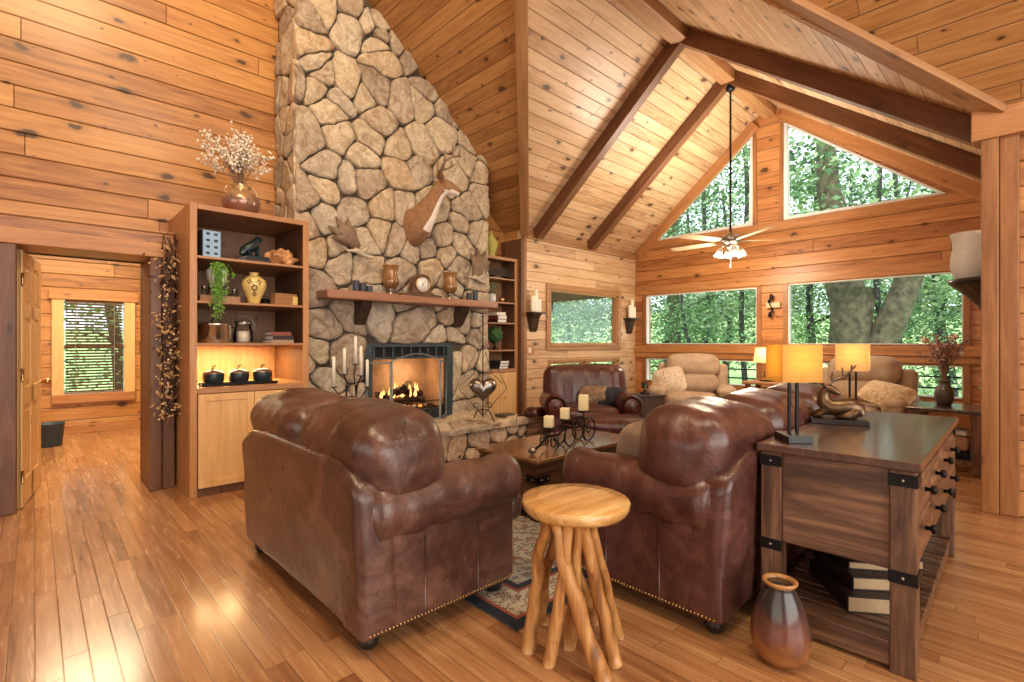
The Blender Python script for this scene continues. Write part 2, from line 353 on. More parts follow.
def pattern_fabric(name, a, bcol, c, scale):
    m, nt, b, out = new_mat(name); h = N(nt)
    tc = h.n('ShaderNodeTexCoord').outputs['Object']
    g = h.noise(tc, scale, 2, .5, 2.5)
    x = h.n('ShaderNodeValToRGB'); h.l(g, x.inputs[0]); x.color_ramp.interpolation = 'CONSTANT'
    e = x.color_ramp.elements; e[0].color = C4(a); e[1].position = .5; e[1].color = C4(bcol); k = e.new(.62); k.color = C4(c)
    h.l(x.outputs[0], b.inputs['Base Color']); b.inputs['Roughness'].default_value = .9
pattern_fabric('pillow_print', (.50, .38, .27), (.60, .50, .39), (.36, .22, .13), 6)
pattern_fabric('pillow_stripe', (.62, .50, .34), (.50, .30, .12), (.70, .62, .50), 11)
pattern_fabric('dark_print', (.16, .09, .05), (.30, .20, .11), (.05, .02, .02), 14)
pattern_fabric('wicker_print', (.42, .24, .15), (.30, .14, .08), (.60, .45, .35), 10)

def rug_mat():
    m, nt, b, out = new_mat('rug_pile'); h = N(nt)
    tc = h.n('ShaderNodeTexCoord').outputs['Object']; sp = h.n('ShaderNodeSeparateXYZ'); h.l(tc, sp.inputs[0])
    hx, hy = 1.37, 1.15
    ex = h.math('SUBTRACT', hx, h.math('ABSOLUTE', sp.outputs[0])); ey = h.math('SUBTRACT', hy, h.math('ABSOLUTE', sp.outputs[1]))
    e = h.math('MINIMUM', ex, ey)
    g = h.noise(tc, 14, 2, .5, 2.2); g2 = h.noise(tc, 30, 2, .5, 1.5)
    def band(lo, hi): return h.math('MULTIPLY', h.math('GREATER_THAN', e, lo), h.math('LESS_THAN', e, hi))
    def pat(a, bb, cc, src, p=.5, q=.6):
        x = h.n('ShaderNodeValToRGB'); h.l(src, x.inputs[0]); x.color_ramp.interpolation = 'CONSTANT'
        k = x.color_ramp.elements; k[0].color = C4(a); k[1].position = p; k[1].color = C4(bb); z = k.new(q); z.color = C4(cc)
        return x.outputs[0]
    c = pat((.34, .31, .25), (.12, .14, .13), (.30, .10, .07), g)
    c = h.mix(band(.0, .06), c, C4((.012, .016, .025)))
    c = h.mix(band(.06, .08), c, C4((.28, .07, .05)))
    c = h.mix(band(.08, .24), c, pat((.42, .36, .26), (.10, .05, .04), (.28, .24, .16), g2, .52, .6))
    c = h.mix(band(.24, .26), c, C4((.25, .06, .045)))
    c = h.mix(band(.26, .30), c, C4((.02, .025, .04)))
    h.l(c, b.inputs['Base Color']); b.inputs['Roughness'].default_value = .95
    bp = h.n('ShaderNodeBump'); bp.inputs['Strength'].default_value = .4; bp.inputs['Distance'].default_value = .005
    h.l(h.noise(tc, 220, 1), bp.inputs['Height']); h.l(bp.outputs[0], b.inputs['Normal'])
rug_mat()

# ------------------------------------------------------------------ mesh builder
def rotM(rx=0, ry=0, rz=0, loc=(0, 0, 0)):
    from mathutils import Euler
    return Matrix.Translation(Vector(loc)) @ Euler((R(rx), R(ry), R(rz))).to_matrix().to_4x4()
class G:
    def __init__(s): s.v = []; s.f = []; s.m = []; s.s = []; s.t = []; s.mats = []
    def mi(s, mat):
        if mat not in s.mats: s.mats.append(mat)
        return s.mats.index(mat)
    def add(s, vs, fs, mat, smooth=True, M=None, tint=0.0):
        o = len(s.v)
        s.v.extend([(M @ Vector(p)) if M is not None else Vector(p) for p in vs])
        k = s.mi(mat)
        for f in fs: s.f.append([i+o for i in f]); s.m.append(k); s.s.append(smooth); s.t.append(tint)
        return s
    def rbox(s, size, r, mat, M=None, c=(0, 0, 0), puff=0, seg=3, mid=4, nz=0, nsc=4, smooth=True, warp=None):
        hx = [x/2 for x in size]; r = min([r]+[h*.999 for h in hx])
        coords = []
        for a in range(3):
            h = hx[a]; i = h-r; L = []
            for k in range(seg, 0, -1): L.append(-(i+r*math.tan(PI/4*k/seg)))
            L.append(-i)
            for k in range(1, mid): L.append(-i+2*i*k/mid)
            L.append(i)
            for k in range(1, seg+1): L.append(i+r*math.tan(PI/4*k/seg))
            coords.append(L)
        idx = {}; vs = []; fs = []
        def vert(a, sg, u, w, U, Wd):
            q = [0, 0, 0]; q[a] = sg*hx[a]; q[U] = u; q[Wd] = w
            key = (round(q[0], 6), round(q[1], 6), round(q[2], 6))
            if key in idx: return idx[key]
            inn = [max(-(hx[k]-r), min(hx[k]-r, q[k])) for k in range(3)]
            d = Vector([q[k]-inn[k] for k in range(3)]); d.normalize()
            p = Vector(inn)+d*r
            if puff:
                n = [p[k]/hx[k] for k in range(3)]
                for k in range(3):
                    o1, o2 = n[(k+1) % 3], n[(k+2) % 3]
                    p[k] += n[k]*puff*max(0, 1-o1*o1)*max(0, 1-o2*o2)
            if nz:
                p = p+d*(noise.noise(Vector(p)*nsc+Vector(c)*3)*nz)
            if warp: p = warp(p)
            idx[key] = len(vs); vs.append(p+Vector(c)); return idx[key]
        for a in range(3):
            U, Wd = (a+1) % 3, (a+2) % 3
            for sg in (-1, 1):
                for i in range(len(coords[U])-1):
                    for j in range(len(coords[Wd])-1):
                        q = [vert(a, sg, coords[U][i], coords[Wd][j], U, Wd), vert(a, sg, coords[U][i+1], coords[Wd][j], U, Wd),
                             vert(a, sg, coords[U][i+1], coords[Wd][j+1], U, Wd), vert(a, sg, coords[U][i], coords[Wd][j+1], U, Wd)]
                        if sg < 0: q.reverse()
                        if len(set(q)) > 2: fs.append(q)
        return s.add(vs, fs, mat, smooth, M)
    def box(s, lo, hi, mat, M=None, bev=.004):
        c = [(a+b)/2 for a, b in zip(lo, hi)]; z = [abs(b-a) for a, b in zip(lo, hi)]
        if bev <= 0: return s.boxr(lo, hi, mat, M)
        return s.rbox(z, min([bev]+[k*.3 for k in z]), mat, M, c, seg=1, mid=1, smooth=False)
    def boxr(s, lo, hi, mat, M=None):
        x0, y0, z0 = lo; x1, y1, z1 = hi
        vs = [(x0, y0, z0), (x1, y0, z0), (x1, y1, z0), (x0, y1, z0), (x0, y0, z1), (x1, y0, z1), (x1, y1, z1), (x0, y1, z1)]
        fs = [(0, 3, 2, 1), (4, 5, 6, 7), (0, 1, 5, 4), (1, 2, 6, 5), (2, 3, 7, 6), (3, 0, 4, 7)]
        return s.add(vs, fs, mat, False, M)
    def tube(s, pts, rad, mat, n=8, M=None, closed=False, flat=1.0, smooth=True):
        pts = [Vector(p) for p in pts]; k = len(pts)
        if not isinstance(rad, (list, tuple)): rad = [rad]*k
        vs = []; fs = []; up = None
        for i in range(k):
            if closed: d = pts[(i+1) % k]-pts[i-1]
            else: d = pts[min(i+1, k-1)]-pts[max(i-1, 0)]
            if d.length < 1e-9: d = V(0, 0, 1)
            d.normalize()
            if up is None:
                up = V(0, 0, 1) if abs(d.z) < .9 else V(1, 0, 0)
            a = d.cross(up)
            if a.length < 1e-6: a = d.orthogonal()
            a.normalize(); b = a.cross(d); b.normalize(); up = b
            for j in range(n):
                t = 2*PI*j/n; vs.append(pts[i]+a*math.cos(t)*rad[i]+b*math.sin(t)*rad[i]*flat)
        K = k if closed else k-1
        for i in range(K):
            for j in range(n):
                i2 = (i+1) % k
                fs.append((i*n+j, i*n+(j+1) % n, i2*n+(j+1) % n, i2*n+j))
        if not closed:
            fs.append(tuple(range(n))); fs.append(tuple((k-1)*n+j for j in reversed(range(n))))
            fs[-2] = tuple(range(n)); 
        return s.add(vs, [f[::-1] for f in fs], mat, smooth, M)
    def lathe(s, prof, mat, c=(0, 0, 0), n=24, M=None, sx=1, sy=1, smooth=True, cap=True):
        vs = []; fs = []
        for r, z in prof:
            for j in range(n):
                t = 2*PI*j/n; vs.append((c[0]+r*sx*math.cos(t), c[1]+r*sy*math.sin(t), c[2]+z))
        for i in range(len(prof)-1):
            for j in range(n):
                fs.append((i*n+j, i*n+(j+1) % n, (i+1)*n+(j+1) % n, (i+1)*n+j))
        if cap and prof[0][0] > 1e-4: fs.append(tuple(reversed(range(n))))
        if cap and prof[-1][0] > 1e-4: fs.append(tuple((len(prof)-1)*n+j for j in range(n)))
        return s.add(vs, fs, mat, smooth, M)
    def ball(s, c, r, mat, n=12, sc=(1, 1, 1), M=None):
        prof = [(max(1e-5, math.sin(PI*i/n)), -math.cos(PI*i/n)) for i in range(n+1)]
        vs = []; fs = []
        for q, z in prof:
            for j in range(n):
                t = 2*PI*j/n; vs.append((c[0]+r*q*math.cos(t)*sc[0], c[1]+r*q*math.sin(t)*sc[1], c[2]+r*z*sc[2]))
        for i in range(n):
            for j in range(n): fs.append((i*n+j, i*n+(j+1) % n, (i+1)*n+(j+1) % n, (i+1)*n+j))
        return s.add(vs, fs, mat, True, M)
    def prism(s, poly, ext, mat, M=None, smooth=False):
        """poly: list of 3D points, ext: vector"""
        poly = [Vector(p) for p in poly]; e = Vector(ext); n = len(poly)
        nrm = V(0, 0, 0)
        for i in range(n): nrm += (poly[i]-poly[0]).cross(poly[(i+1) % n]-poly[0])
        if nrm.dot(e) > 0: poly = poly[::-1]
        vs = poly+[p+e for p in poly]
        fs = [tuple(range(n)), tuple(reversed(range(n, 2*n)))]
        for i in range(n): fs.append((i, n+i, n+(i+1) % n, (i+1) % n))
        return s.add(vs, fs, mat, smooth, M)
    def beam(s, p0, p1, w, d, mat, up=(0, 0, 1)):
        """box from p0 to p1; w sideways, d hanging down from the line"""
        p0 = Vector(p0); p1 = Vector(p1); a = (p1-p0).normalized(); b = a.cross(Vector(up)).normalized(); u = b.cross(a).normalized()
        q = [p0+b*w/2, p0-b*w/2, p0-b*w/2-u*d, p0+b*w/2-u*d]
        return s.prism(q, p1-p0, mat)
    def build(s, name, parent=None, loc=(0, 0, 0), rz=0, uv=None, tint=False, autosm=40):
        me = bpy.data.meshes.new(name); me.from_pydata([tuple(v) for v in s.v], [], s.f); 
        for m in s.mats: me.materials.append(MATS[m])
        me.polygons.foreach_set('material_index', s.m); me.polygons.foreach_set('use_smooth', s.s)
        if uv is not None:
            ul = me.uv_layers.new(name='UVMap'); Uv, Vv = Vector(uv[0]), Vector(uv[1])
            for lp in me.loops:
                p = me.vertices[lp.vertex_index].co; ul.data[lp.index].uv = (p.dot(Uv), p.dot(Vv))
        if tint:
            at = me.attributes.new('tint', 'FLOAT', 'FACE'); at.data.foreach_set('value', s.t)
        me.update()
        o = bpy.data.objects.new(name, me); SC.collection.objects.link(o)
        o.location = loc; o.rotation_euler = (0, 0, rz)
        if parent is not None: o.parent = parent
        return o
def tag(o, label, cat, group=None):
    o['label'] = label; o['category'] = cat
    if group: o['group'] = group
    return o
def thing(name, label, cat, loc=(0, 0, 0), rz=0, group=None):
    o = bpy.data.objects.new(name, None); SC.collection.objects.link(o); o.location = loc; o.rotation_euler = (0, 0, R(rz))
    o.empty_display_size = .1
    return tag(o, label, cat, group)
def struct(name, g, uv=None, parent=None, **k):
    o = g.build(name, parent, uv=uv, **k)
    if parent is None: o['kind'] = 'structure'
    return o
def dup(root, loc, rz, label, group=None):
    r = root.copy(); SC.collection.objects.link(r); r.location = loc; r.rotation_euler = (0, 0, R(rz)); r['label'] = label
    if group: r['group'] = group
    for ch in list(root.children):
        c = ch.copy(); SC.collection.objects.link(c); c.parent = r
        for g2 in list(ch.children):
            d = g2.copy(); SC.collection.objects.link(d); d.parent = c
    return r
def arc(c, r, a0, a1, n, u=(1, 0, 0), v=(0, 0, 1)):
    c = Vector(c); u = Vector(u); v = Vector(v)
    return [c+u*r*math.cos(R(a0+(a1-a0)*i/n))+v*r*math.sin(R(a0+(a1-a0)*i/n)) for i in range(n+1)]
def spiral(c, r0, r1, a0, a1, n, u=(1, 0, 0), v=(0, 0, 1)):
    c = Vector(c); u = Vector(u); v = Vector(v); L = []
    for i in range(n+1):
        t = i/n; a = R(a0+(a1-a0)*t); r = r0+(r1-r0)*t; L.append(c+u*r*math.cos(a)+v*r*math.sin(a))
    return L

# ------------------------------------------------------------------ room dimensions
YA = 5.80      # plank wall behind chimney and bookcases
YC = 5.38      # sunroom side wall
X1 = 5.34      # where the sunroom opens
XD = 8.40      # gable wall
YR = .20       # sunroom right wall
ZE = 3.02; YRG = 2.94; ZR = 5.07; SL = .84
def zg(x): return ZE+SL*(X1-x)
XRG = .30
X = (1, 0, 0); Y = (0, 1, 0); Z = (0, 0, 1)
def wall_grid(g, axis, pos, thick, u0, u1, z0, z1, holes, mat):
    us = sorted(set([u0, u1]+[h[0] for h in holes]+[h[1] for h in holes])); zs = sorted(set([z0, z1]+[h[2] for h in holes]+[h[3] for h in holes]))
    for i in range(len(us)-1):
        for j in range(len(zs)-1):
            cu, cz = (us[i]+us[i+1])/2, (zs[j]+zs[j+1])/2
            if any(h[0] < cu < h[1] and h[2] < cz < h[3] for h in holes): continue
            if axis == 'y': g.boxr((us[i], pos, zs[j]), (us[i+1], pos+thick, zs[j+1]), mat)
            else: g.boxr((pos, us[i], zs[j]), (pos+thick, us[i+1], zs[j+1]), mat)

# floor
g = G(); g.boxr((-4.6, -4.6, -.1), (XD+.15, YA+.1, 0), 'oak_floor'); g.boxr((-1.6, YA+.1, -.1), (2.6, 9.7, 0), 'oak_floor')
struct('floor', g, (Y, X))
# wall A
g = G(); P = [(-4.6, YA, 0), (X1+.1, YA, 0), (X1+.1, YA, zg(X1+.1)), (XRG, YA, zg(XRG)), (-4.6, YA, zg(XRG)-SL*(XRG+4.6))]
DX0, DX1, DZ = -.10, .73, 2.055
g.prism([(DX1, YA, 0), (X1+.1, YA, 0), (X1+.1, YA, zg(X1+.1)), (DX1, YA, zg(DX1))], (0, .12, 0), 'pine_wall')
g.prism([(DX0, YA, DZ), (DX1, YA, DZ), (DX1, YA, zg(DX1)), (XRG, YA, zg(XRG)), (DX0, YA, zg(XRG)-SL*(XRG-DX0))], (0, .12, 0), 'pine_wall')
g.prism([(-4.6, YA, 0), (DX0, YA, 0), (DX0, YA, zg(XRG)-SL*(XRG-DX0)), (-4.6, YA, zg(XRG)-SL*(XRG+4.6))], (0, .12, 0), 'pine_wall')
g.boxr((X1, YC+.12, 0), (X1+.12, YA, ZE+.02), 'pine_wall')
struct('wall_left', g, (X, Z))
# thick log surround of the doorway
g = G()
g.boxr((-4.6, 5.42, 0), (DX0-.10, YA, 2.30), 'pine_wall'); g.boxr((DX0-.10, 5.42, DZ+.1), (.92, YA, 2.30), 'pine_wall'); g.boxr((DX1+.02, 5.42, 0), (.92, YA, DZ+.1), 'pine_wall')
struct('wall_doorway', g, (X, Z))
g = G(); g.box((DX0-.13, 5.36, 0), (DX0, YA+.12, DZ), 'log_trim_dark', bev=.008); g.box((DX1, 5.36, 0), (DX1+.085, YA+.12, DZ), 'log_trim_dark', bev=.008)
g.box((DX1+.095, 5.375, 0), (.915, 5.44, DZ), 'log_trim_dark', bev=.008)
g.box((DX0-.30, 5.375, 0), (DX0-.14, 5.44, DZ), 'log_trim_dark', bev=.008)
struct('trim_1', g)
g = G(); g.box((-1.6, 5.35, DZ), (.84, YA+.12, DZ+.125), 'log_trim_x', bev=.008)
struct('trim_2', g)
# great room ceiling (boards run along Y)
g = G(); t = .12
def gp(x, y): return (x, y, zg(x))
RR = ZR-ZE
apx = X1-RR/SL
for poly in ([gp(XRG, -4.6), gp(X1, -4.6), gp(X1, YR), gp(apx, YRG), gp(XRG, YRG)], [gp(XRG, YRG), gp(apx, YRG), gp(X1, YC), gp(X1, YA+.1), gp(XRG, YA+.1)]):
    g.prism(poly, (0, 0, t), 'pine_ceiling')
zb = zg(XRG)-SL*(XRG+4.6)
struct('ceiling', g, (Y, Vector((-1, 0, SL)).normalized()))
g = G(); g.prism([(XRG, -4.6, zg(XRG)), (-4.6, -4.6, zb), (-4.6, YA+.1, zb), (XRG, YA+.1, zg(XRG))], (0, 0, t), 'pine_ceiling')
struct('ceiling_2', g, (Y, Vector((1, 0, SL)).normalized()))
# sunroom ceilings
g = G(); g.prism([(X1, YC, ZE), (XD+.15, YC, ZE), (XD+.15, YRG, ZR), (apx, YRG, ZR)], (0, 0, t), 'pine_sunroom')
struct('ceiling_3', g, (X, Vector((0, -1, RR/(YC-YRG))).normalized()))
g = G(); g.prism([(X1, YR, ZE), (XD+.15, YR, ZE), (XD+.15, YRG, ZR), (apx, YRG, ZR)], (0, 0, t), 'pine_sunroom')
struct('ceiling_4', g, (X, Vector((0, 1, RR/(YRG-YR))).normalized()))
# wall C with windows
WC = [(5.94, 7.79, 1.27, 2.16), (5.94, 6.83, .45, .99), (6.93, 7.79, .45, .99)]
g = G(); wall_grid(g, 'y', YC, .12, X1, XD, 0, ZE, WC, 'pine_sunroom')
struct('wall_back', g, (X, Z))
# wall D
WD = [(3.13, 5.14, 1.28, 2.19), (.66, 2.67, 1.28, 2.20), (3.13, 5.14, .60, 1.01), (.66, 2.67, .60, 1.01)]
g = G(); wall_grid(g, 'x', XD, .15, YR-.1, YC+.12, 0, 3.02, WD, 'pine_gable')
sL = RR/(YC-YRG); sR = RR/(YRG-YR)
def zl(y): return ZE+sL*(YC-y)
def zr(y): return ZE+sR*(y-YR)
LT = [(5.02, 3.20), (3.19, 3.20), (3.19, 4.72)]; RT = [(2.73, 3.20), (.82, 3.20), (2.73, 4.72)]
def D(*ps): return [(XD, y, z) for y, z in ps]
for poly in (D((YC+.12, 3.02), (YR-.1, 3.02), (YR, 3.20), (YC, 3.20)),
             D((3.19, 3.2), (2.73, 3.2), (2.73, zr(2.73)), (YRG, ZR), (3.19, zl(3.19))),
             D((5.02, 3.2), (3.19, 4.72), (3.19, zl(3.19)), (5.02, zl(5.02))), D((YC, 3.02), (5.02, 3.2), (5.02, zl(5.02)), (YC, ZE+.03)),
             D((.82, 3.2), (2.73, 4.72), (2.73, zr(2.73)), (.82, zr(.82))), D((YR, 3.02), (.82, 3.2), (.82, zr(.82)), (YR, ZE+.03))):
    g.prism(poly, (.15, 0, 0), 'pine_gable')
struct('wall_gable', g, (Y, Z))
# sunroom right wall and great room eave wall
g = G(); g.boxr((X1+.08, YR-.12, 0), (XD, YR, ZE), 'pine_gable'); struct('wall_sunroom', g, (X, Z))
g = G(); g.boxr((X1, -4.6, 0), (X1+.12, YR-.02, ZE), 'pine_gable'); struct('wall_right', g, (Y, Z))
g = G(); g.boxr((X1-.025, -4.6, 0), (X1, .03, .15), 'log_trim_y'); struct('baseboard_right', g)
# walls behind the camera
g = G(); g.prism([(-4.6, -4.6, 0), (X1, -4.6, 0), (X1, -4.6, ZE), (XRG, -4.6, zg(XRG)), (-4.6, -4.6, zb)], (0, -.12, 0), 'pine_gable'); struct('wall_south', g, (X, Z))
g = G(); g.boxr((-4.72, -4.6, 0), (-4.6, YA, zb), 'pine_gable'); struct('wall_west', g, (Y, Z))
# opening posts
g = G(); g.box((X1-.05, .215, 0), (X1+.10, .315, 3.10), 'log_trim_z', bev=.008); g.box((X1-.035, .105, 0), (X1+.08, .213, 3.00), 'log_trim_z', bev=.008)
struct('trim_3', g)
g = G(); g.box((X1-.06, YC-.03, 0), (X1-.005, YA, ZE-.15), 'case_dark', bev=.006); g.box((X1-.005, YC-.035, 0), (X1+.05, YC+.02, ZE-.02), 'log_trim_z', bev=.006)
struct('trim_4', g)
g = G(); g.box((X1-.07, .06, 2.86), (X1+.10, .37, 3.20), 'log_trim_y', bev=.01); struct('trim_5', g)
# valley beams
def axis_beam(name, p0, p1, w, d, mat):
    p0 = Vector(p0); p1 = Vector(p1); L = (p1-p0).length; a = (p1-p0).normalized()
    b = V(0, 0, 1).cross(a).normalized(); u = a.cross(b)
    g = G(); g.box((0, -w/2, -d), (L, w/2, .01), mat, bev=.006)
    o = g.build(name); M = Matrix((a, b, u)).transposed().to_4x4(); M.translation = p0; o.matrix_world = M
    o['kind'] = 'structure'; return o
axis_beam('trim_6', (X1+.02, YC-.02, ZE-.03), (apx, YRG+.02, ZR), .13, .10, 'pale_beam')
axis_beam('trim_7', (X1+.02, YR-.02, ZE+.14), (apx, YRG-.14, ZR+.16), .15, .15, 'pale_beam')
# ridge beam and rafters of the sunroom
axis_beam('ceiling_beam_1', (apx-.1, YRG, ZR-.02), (XD, YRG, ZR-.02), .19, .19, 'pale_beam')
n = 2
for x in (5.60, 6.93):
    xa = x
    axis_beam('ceiling_beam_%d' % n, (x, YC, ZE), (x, YRG+.06, ZR-.05), .13, .17, 'beam_wood'); n += 1
    axis_beam('ceiling_beam_%d' % n, (x, YR+.02, ZE), (x, YRG-.06, ZR-.05), .13, .17, 'beam_wood'); n += 1
g = G(); g.box((X1+.06, YC-.035, ZE-.13), (XD, YC, ZE-.0), 'pale_beam', bev=.006); struct('trim_8', g)
g = G()
axis_beam('trim_9', (XD-.03, YC-.02, ZE+.0), (XD-.03, YRG+.25, zl(YRG+.25)), .06, .16, 'log_trim_x')
axis_beam('trim_10', (XD-.03, YR+.02, ZE+.0), (XD-.03, YRG-.22, zr(YRG-.22)), .06, .16, 'log_trim_x')
# belt trims on gable wall
g = G(); g.box((XD-.03, YR, 3.06), (XD, YC, 3.19), 'log_trim_y', bev=.006)
struct('trim_11', g)
g = G(); g.box((XD-.035, YR, 1.03), (XD, YC, 1.255), 'log_trim_y', bev=.02); g.box((XD-.03, YR, 2.21), (XD, YC, 2.36), 'log_trim_y', bev=.01)
struct('trim_12', g)
g = G(); g.box((XD-.06, YR, 1.13), (XD-.03, YC, 1.15), 'log_trim_y', bev=.004); g.box((XD-.02, YR, 0), (XD, YC, .14), 'log_trim_y', bev=.004); struct('baseboard_gable', g)
# windows of gable wall
wn_i = [0]
def window_x(y0, y1, z0, z1, trim=.07, sides=True):
    wn_i[0] += 1; nm = 'window_%d' % wn_i[0]
    r = G()
    r.box((XD-.025, y0-trim, z0-trim*.6), (XD, y0, z1+trim*.6), 'log_trim_z'); r.box((XD-.025, y1, z0-trim*.6), (XD, y1+trim, z1+trim*.6), 'log_trim_z')
    for a, b in ((y0, y0+.014), (y1-.014, y1)): r.boxr((XD-.01, a, z0), (XD+.08, b, z1), 'white_trim')
    for a, b in ((z0, z0+.014), (z1-.014, z1)): r.boxr((XD-.01, y0, a), (XD+.08, y1, b), 'white_trim')
    root = struct(nm, r)
    p = G(); p.boxr((XD+.045, y0+.02, z0+.02), (XD+.05, y1-.02, z1-.02), 'window_glass'); p.build('pane', root)
for y0, y1, z0, z1 in WD: window_x(y0, y1, z0, z1)
def tri_window(T, sgn):
    wn_i[0] += 1; r = G(); w = .03
    P3 = [Vector((XD-.01, y, z)) for y, z in T]; c = sum(P3, V(0, 0, 0))/3
    for i in range(3):
        a, b = P3[i], P3[(i+1) % 3]; ai = a+(c-a).normalized()*.08; bi = b+(c-b).normalized()*.08
        r.prism([a, b, bi, ai], (.09, 0, 0), 'white_trim')
    for i in range(3):
        a, b = P3[i], P3[(i+1) % 3]; ao = a-(c-a).normalized()*.09; bo = b-(c-b).normalized()*.09
        if abs(a.y-b.y) < .01: r.prism([a+V(-.01, 0, 0), b+V(-.01, 0, 0), bo+V(-.01, 0, 0), ao+V(-.01, 0, 0)], (.02, 0, 0), 'log_trim_z')
    root = struct('window_%d' % wn_i[0], r)
    p = G(); p.prism([q+V(.055, 0, 0) for q in P3], (.005, 0, 0), 'window_glass'); p.build('pane', root)
tri_window(LT, 1); tri_window(RT, -1)
def window_y(x0, x1, z0, z1, trim, mat='window_wood', head=.0):
    wn_i[0] += 1; r = G()
    r.box((x0-trim, YC-.03, z0-trim), (x0, YC, z1+trim+head), 'pale_beam'); r.box((x1, YC-.03, z0-trim), (x1+trim, YC, z1+trim+head), 'pale_beam')
    r.box((x0, YC-.03, z0-trim), (x1, YC, z0), 'pale_beam'); r.box((x0, YC-.03, z1), (x1, YC, z1+trim), 'pale_beam')
    r.box((x0-.02, YC-.05, z0-.02), (x1+.02, YC, z0), 'pale_beam')
    for a, b in ((x0, x0+.03), (x1-.03, x1)): r.boxr((a, YC-.01, z0), (b, YC+.1, z1), 'case_wood')
    for a, b in ((z0, z0+.03), (z1-.03, z1)): r.boxr((x0, YC-.01, a), (x1, YC+.1, b), 'case_wood')
    root = struct('window_%d' % wn_i[0], r)
    p = G(); p.boxr((x0+.02, YC+.05, z0+.02), (x1-.02, YC+.055, z1-.02), 'window_glass'); p.build('pane', root)
for i, (x0, x1, z0, z1) in enumerate(WC): window_y(x0, x1, z0, z1, .09 if i == 0 else .045)

# ------------------------------------------------------------------ room beyond the doorway
g = G(); HB = [(.30, .98, .57, 1.92)]
wall_grid(g, 'y', 9.55, .12, -1.6, 2.6, 0, 2.9, HB, 'pine_wall')
struct('wall_hall', g, (X, Z))
g = G(); g.boxr((-1.72, YA+.1, 0), (-1.6, 9.7, 2.9), 'pine_wall'); g.boxr((2.6, YA+.1, 0), (2.72, 9.7, 2.9), 'pine_wall'); struct('wall_hall_side', g, (Y, Z))
g = G(); g.boxr((-1.7, YA+.12, 2.9), (2.7, 9.7, 3.0), 'pine_ceiling'); struct('ceiling_5', g, (X, Y))
g = G(); g.box((-1.6, 9.52, 0), (2.6, 9.55, .13), 'log_trim_x'); struct('baseboard_hall', g)
wn_i[0] += 1; r = G(); x0, x1, z0, z1 = HB[0]
r.box((x0-.13, 9.51, z0-.13), (x0, 9.55, z1+.12), 'door_pine'); r.box((x1, 9.51, z0-.13), (x1+.13, 9.55, z1+.12), 'door_pine')
r.box((x0-.16, 9.49, z1), (x1+.16, 9.55, z1+.13), 'log_trim_x'); r.box((x0-.13, 9.50, z0-.13), (x1+.13, 9.55, z0), 'log_trim_x')
r.boxr((x0, 9.60, (z0+z1)/2-.02), (x1, 9.63, (z0+z1)/2+.02), 'case_dark')
root = struct('window_%d' % wn_i[0], r)
p = G(); p.boxr((x0, 9.62, z0), (x1, 9.625, z1), 'window_glass'); p.build('pane', root)
bl = G()
zz = z0+.03
while zz < z1-.03:
    bl.add([(x0+.015, 9.555, zz+.016), (x1-.015, 9.555, zz+.016), (x1-.015, 9.585, zz-.012), (x0+.015, 9.585, zz-.012)], [(0, 1, 2, 3)], 'blind_slat', False); zz += .042
bl.box((x0+.01, 9.55, z1-.04), (x1-.01, 9.60, z1), 'blind_slat'); bl.box((x0+.01, 9.555, z0+.005), (x1-.01, 9.595, z0+.025), 'blind_slat')
for xx in (x0+.12, x1-.12): bl.boxr((xx, 9.553, z0+.02), (xx+.008, 9.556, z1-.02), 'blind_slat')
tag(bl.build('window_blind'), 'horizontal slatted blind in the window of the far hall room', 'blind')
light('hall_lamp_light', 'AREA', (.5, 7.7, 2.86), 130, (1, .80, .50), 1.6, aim=(.5, 7.7, 0))

# door leaf (six panels), hinged on the left jamb, opening into the hall
droot = thing('door_1', 'x', 'x', (DX0+.012, 5.50, 0), 82)
del droot['label'], droot['category']; droot['kind'] = 'structure'
g = G(); dw, dh, dt = .80, 2.03, .038
rails = [0, .20, .85, 1.0, 1.60, 1.72, dh]
g.boxr((0, -dt/2+.01, .005), (dw, dt/2-.01, dh), 'door_pine')
for a, b in ((0, .11), (dw/2-.05, dw/2+.05), (dw-.11, dw)): g.box((a, -dt/2, .005), (b, dt/2, dh), 'door_pine', bev=.005)
for a, b in ((.005, .22), (.80, .95), (1.50, 1.60), (1.93, dh)): g.box((.10, -dt/2, a), (dw-.10, dt/2, b), 'door_pine', bev=.005)
for a, b in ((.12, dw/2-.06), (dw/2+.06, dw-.12)):
    for c, d in ((.24, .78), (.97, 1.48), (1.62, 1.91)): g.rbox((b-a-.03, dt*.8, d-c-.03), .012, 'door_pine', c=((a+b)/2, 0, (c+d)/2), seg=1, mid=1, smooth=False)
g.build('door_leaf', droot)
g = G()
for sgn in (-1, 1):
    g.tube([(dw-.06, 0, .95), (dw-.06, sgn*.05, .95)], .012, 'brass', 8); g.ball((dw-.06, sgn*.07, .95), .028, 'brass', 10)
g.build('door_knob', droot)
for z in (.25, 1.05, 1.80):
    g = G(); g.tube([(-.005, -.02, z-.05), (-.005, -.02, z+.05)], .010, 'brass', 8); g.build('hinge', droot)

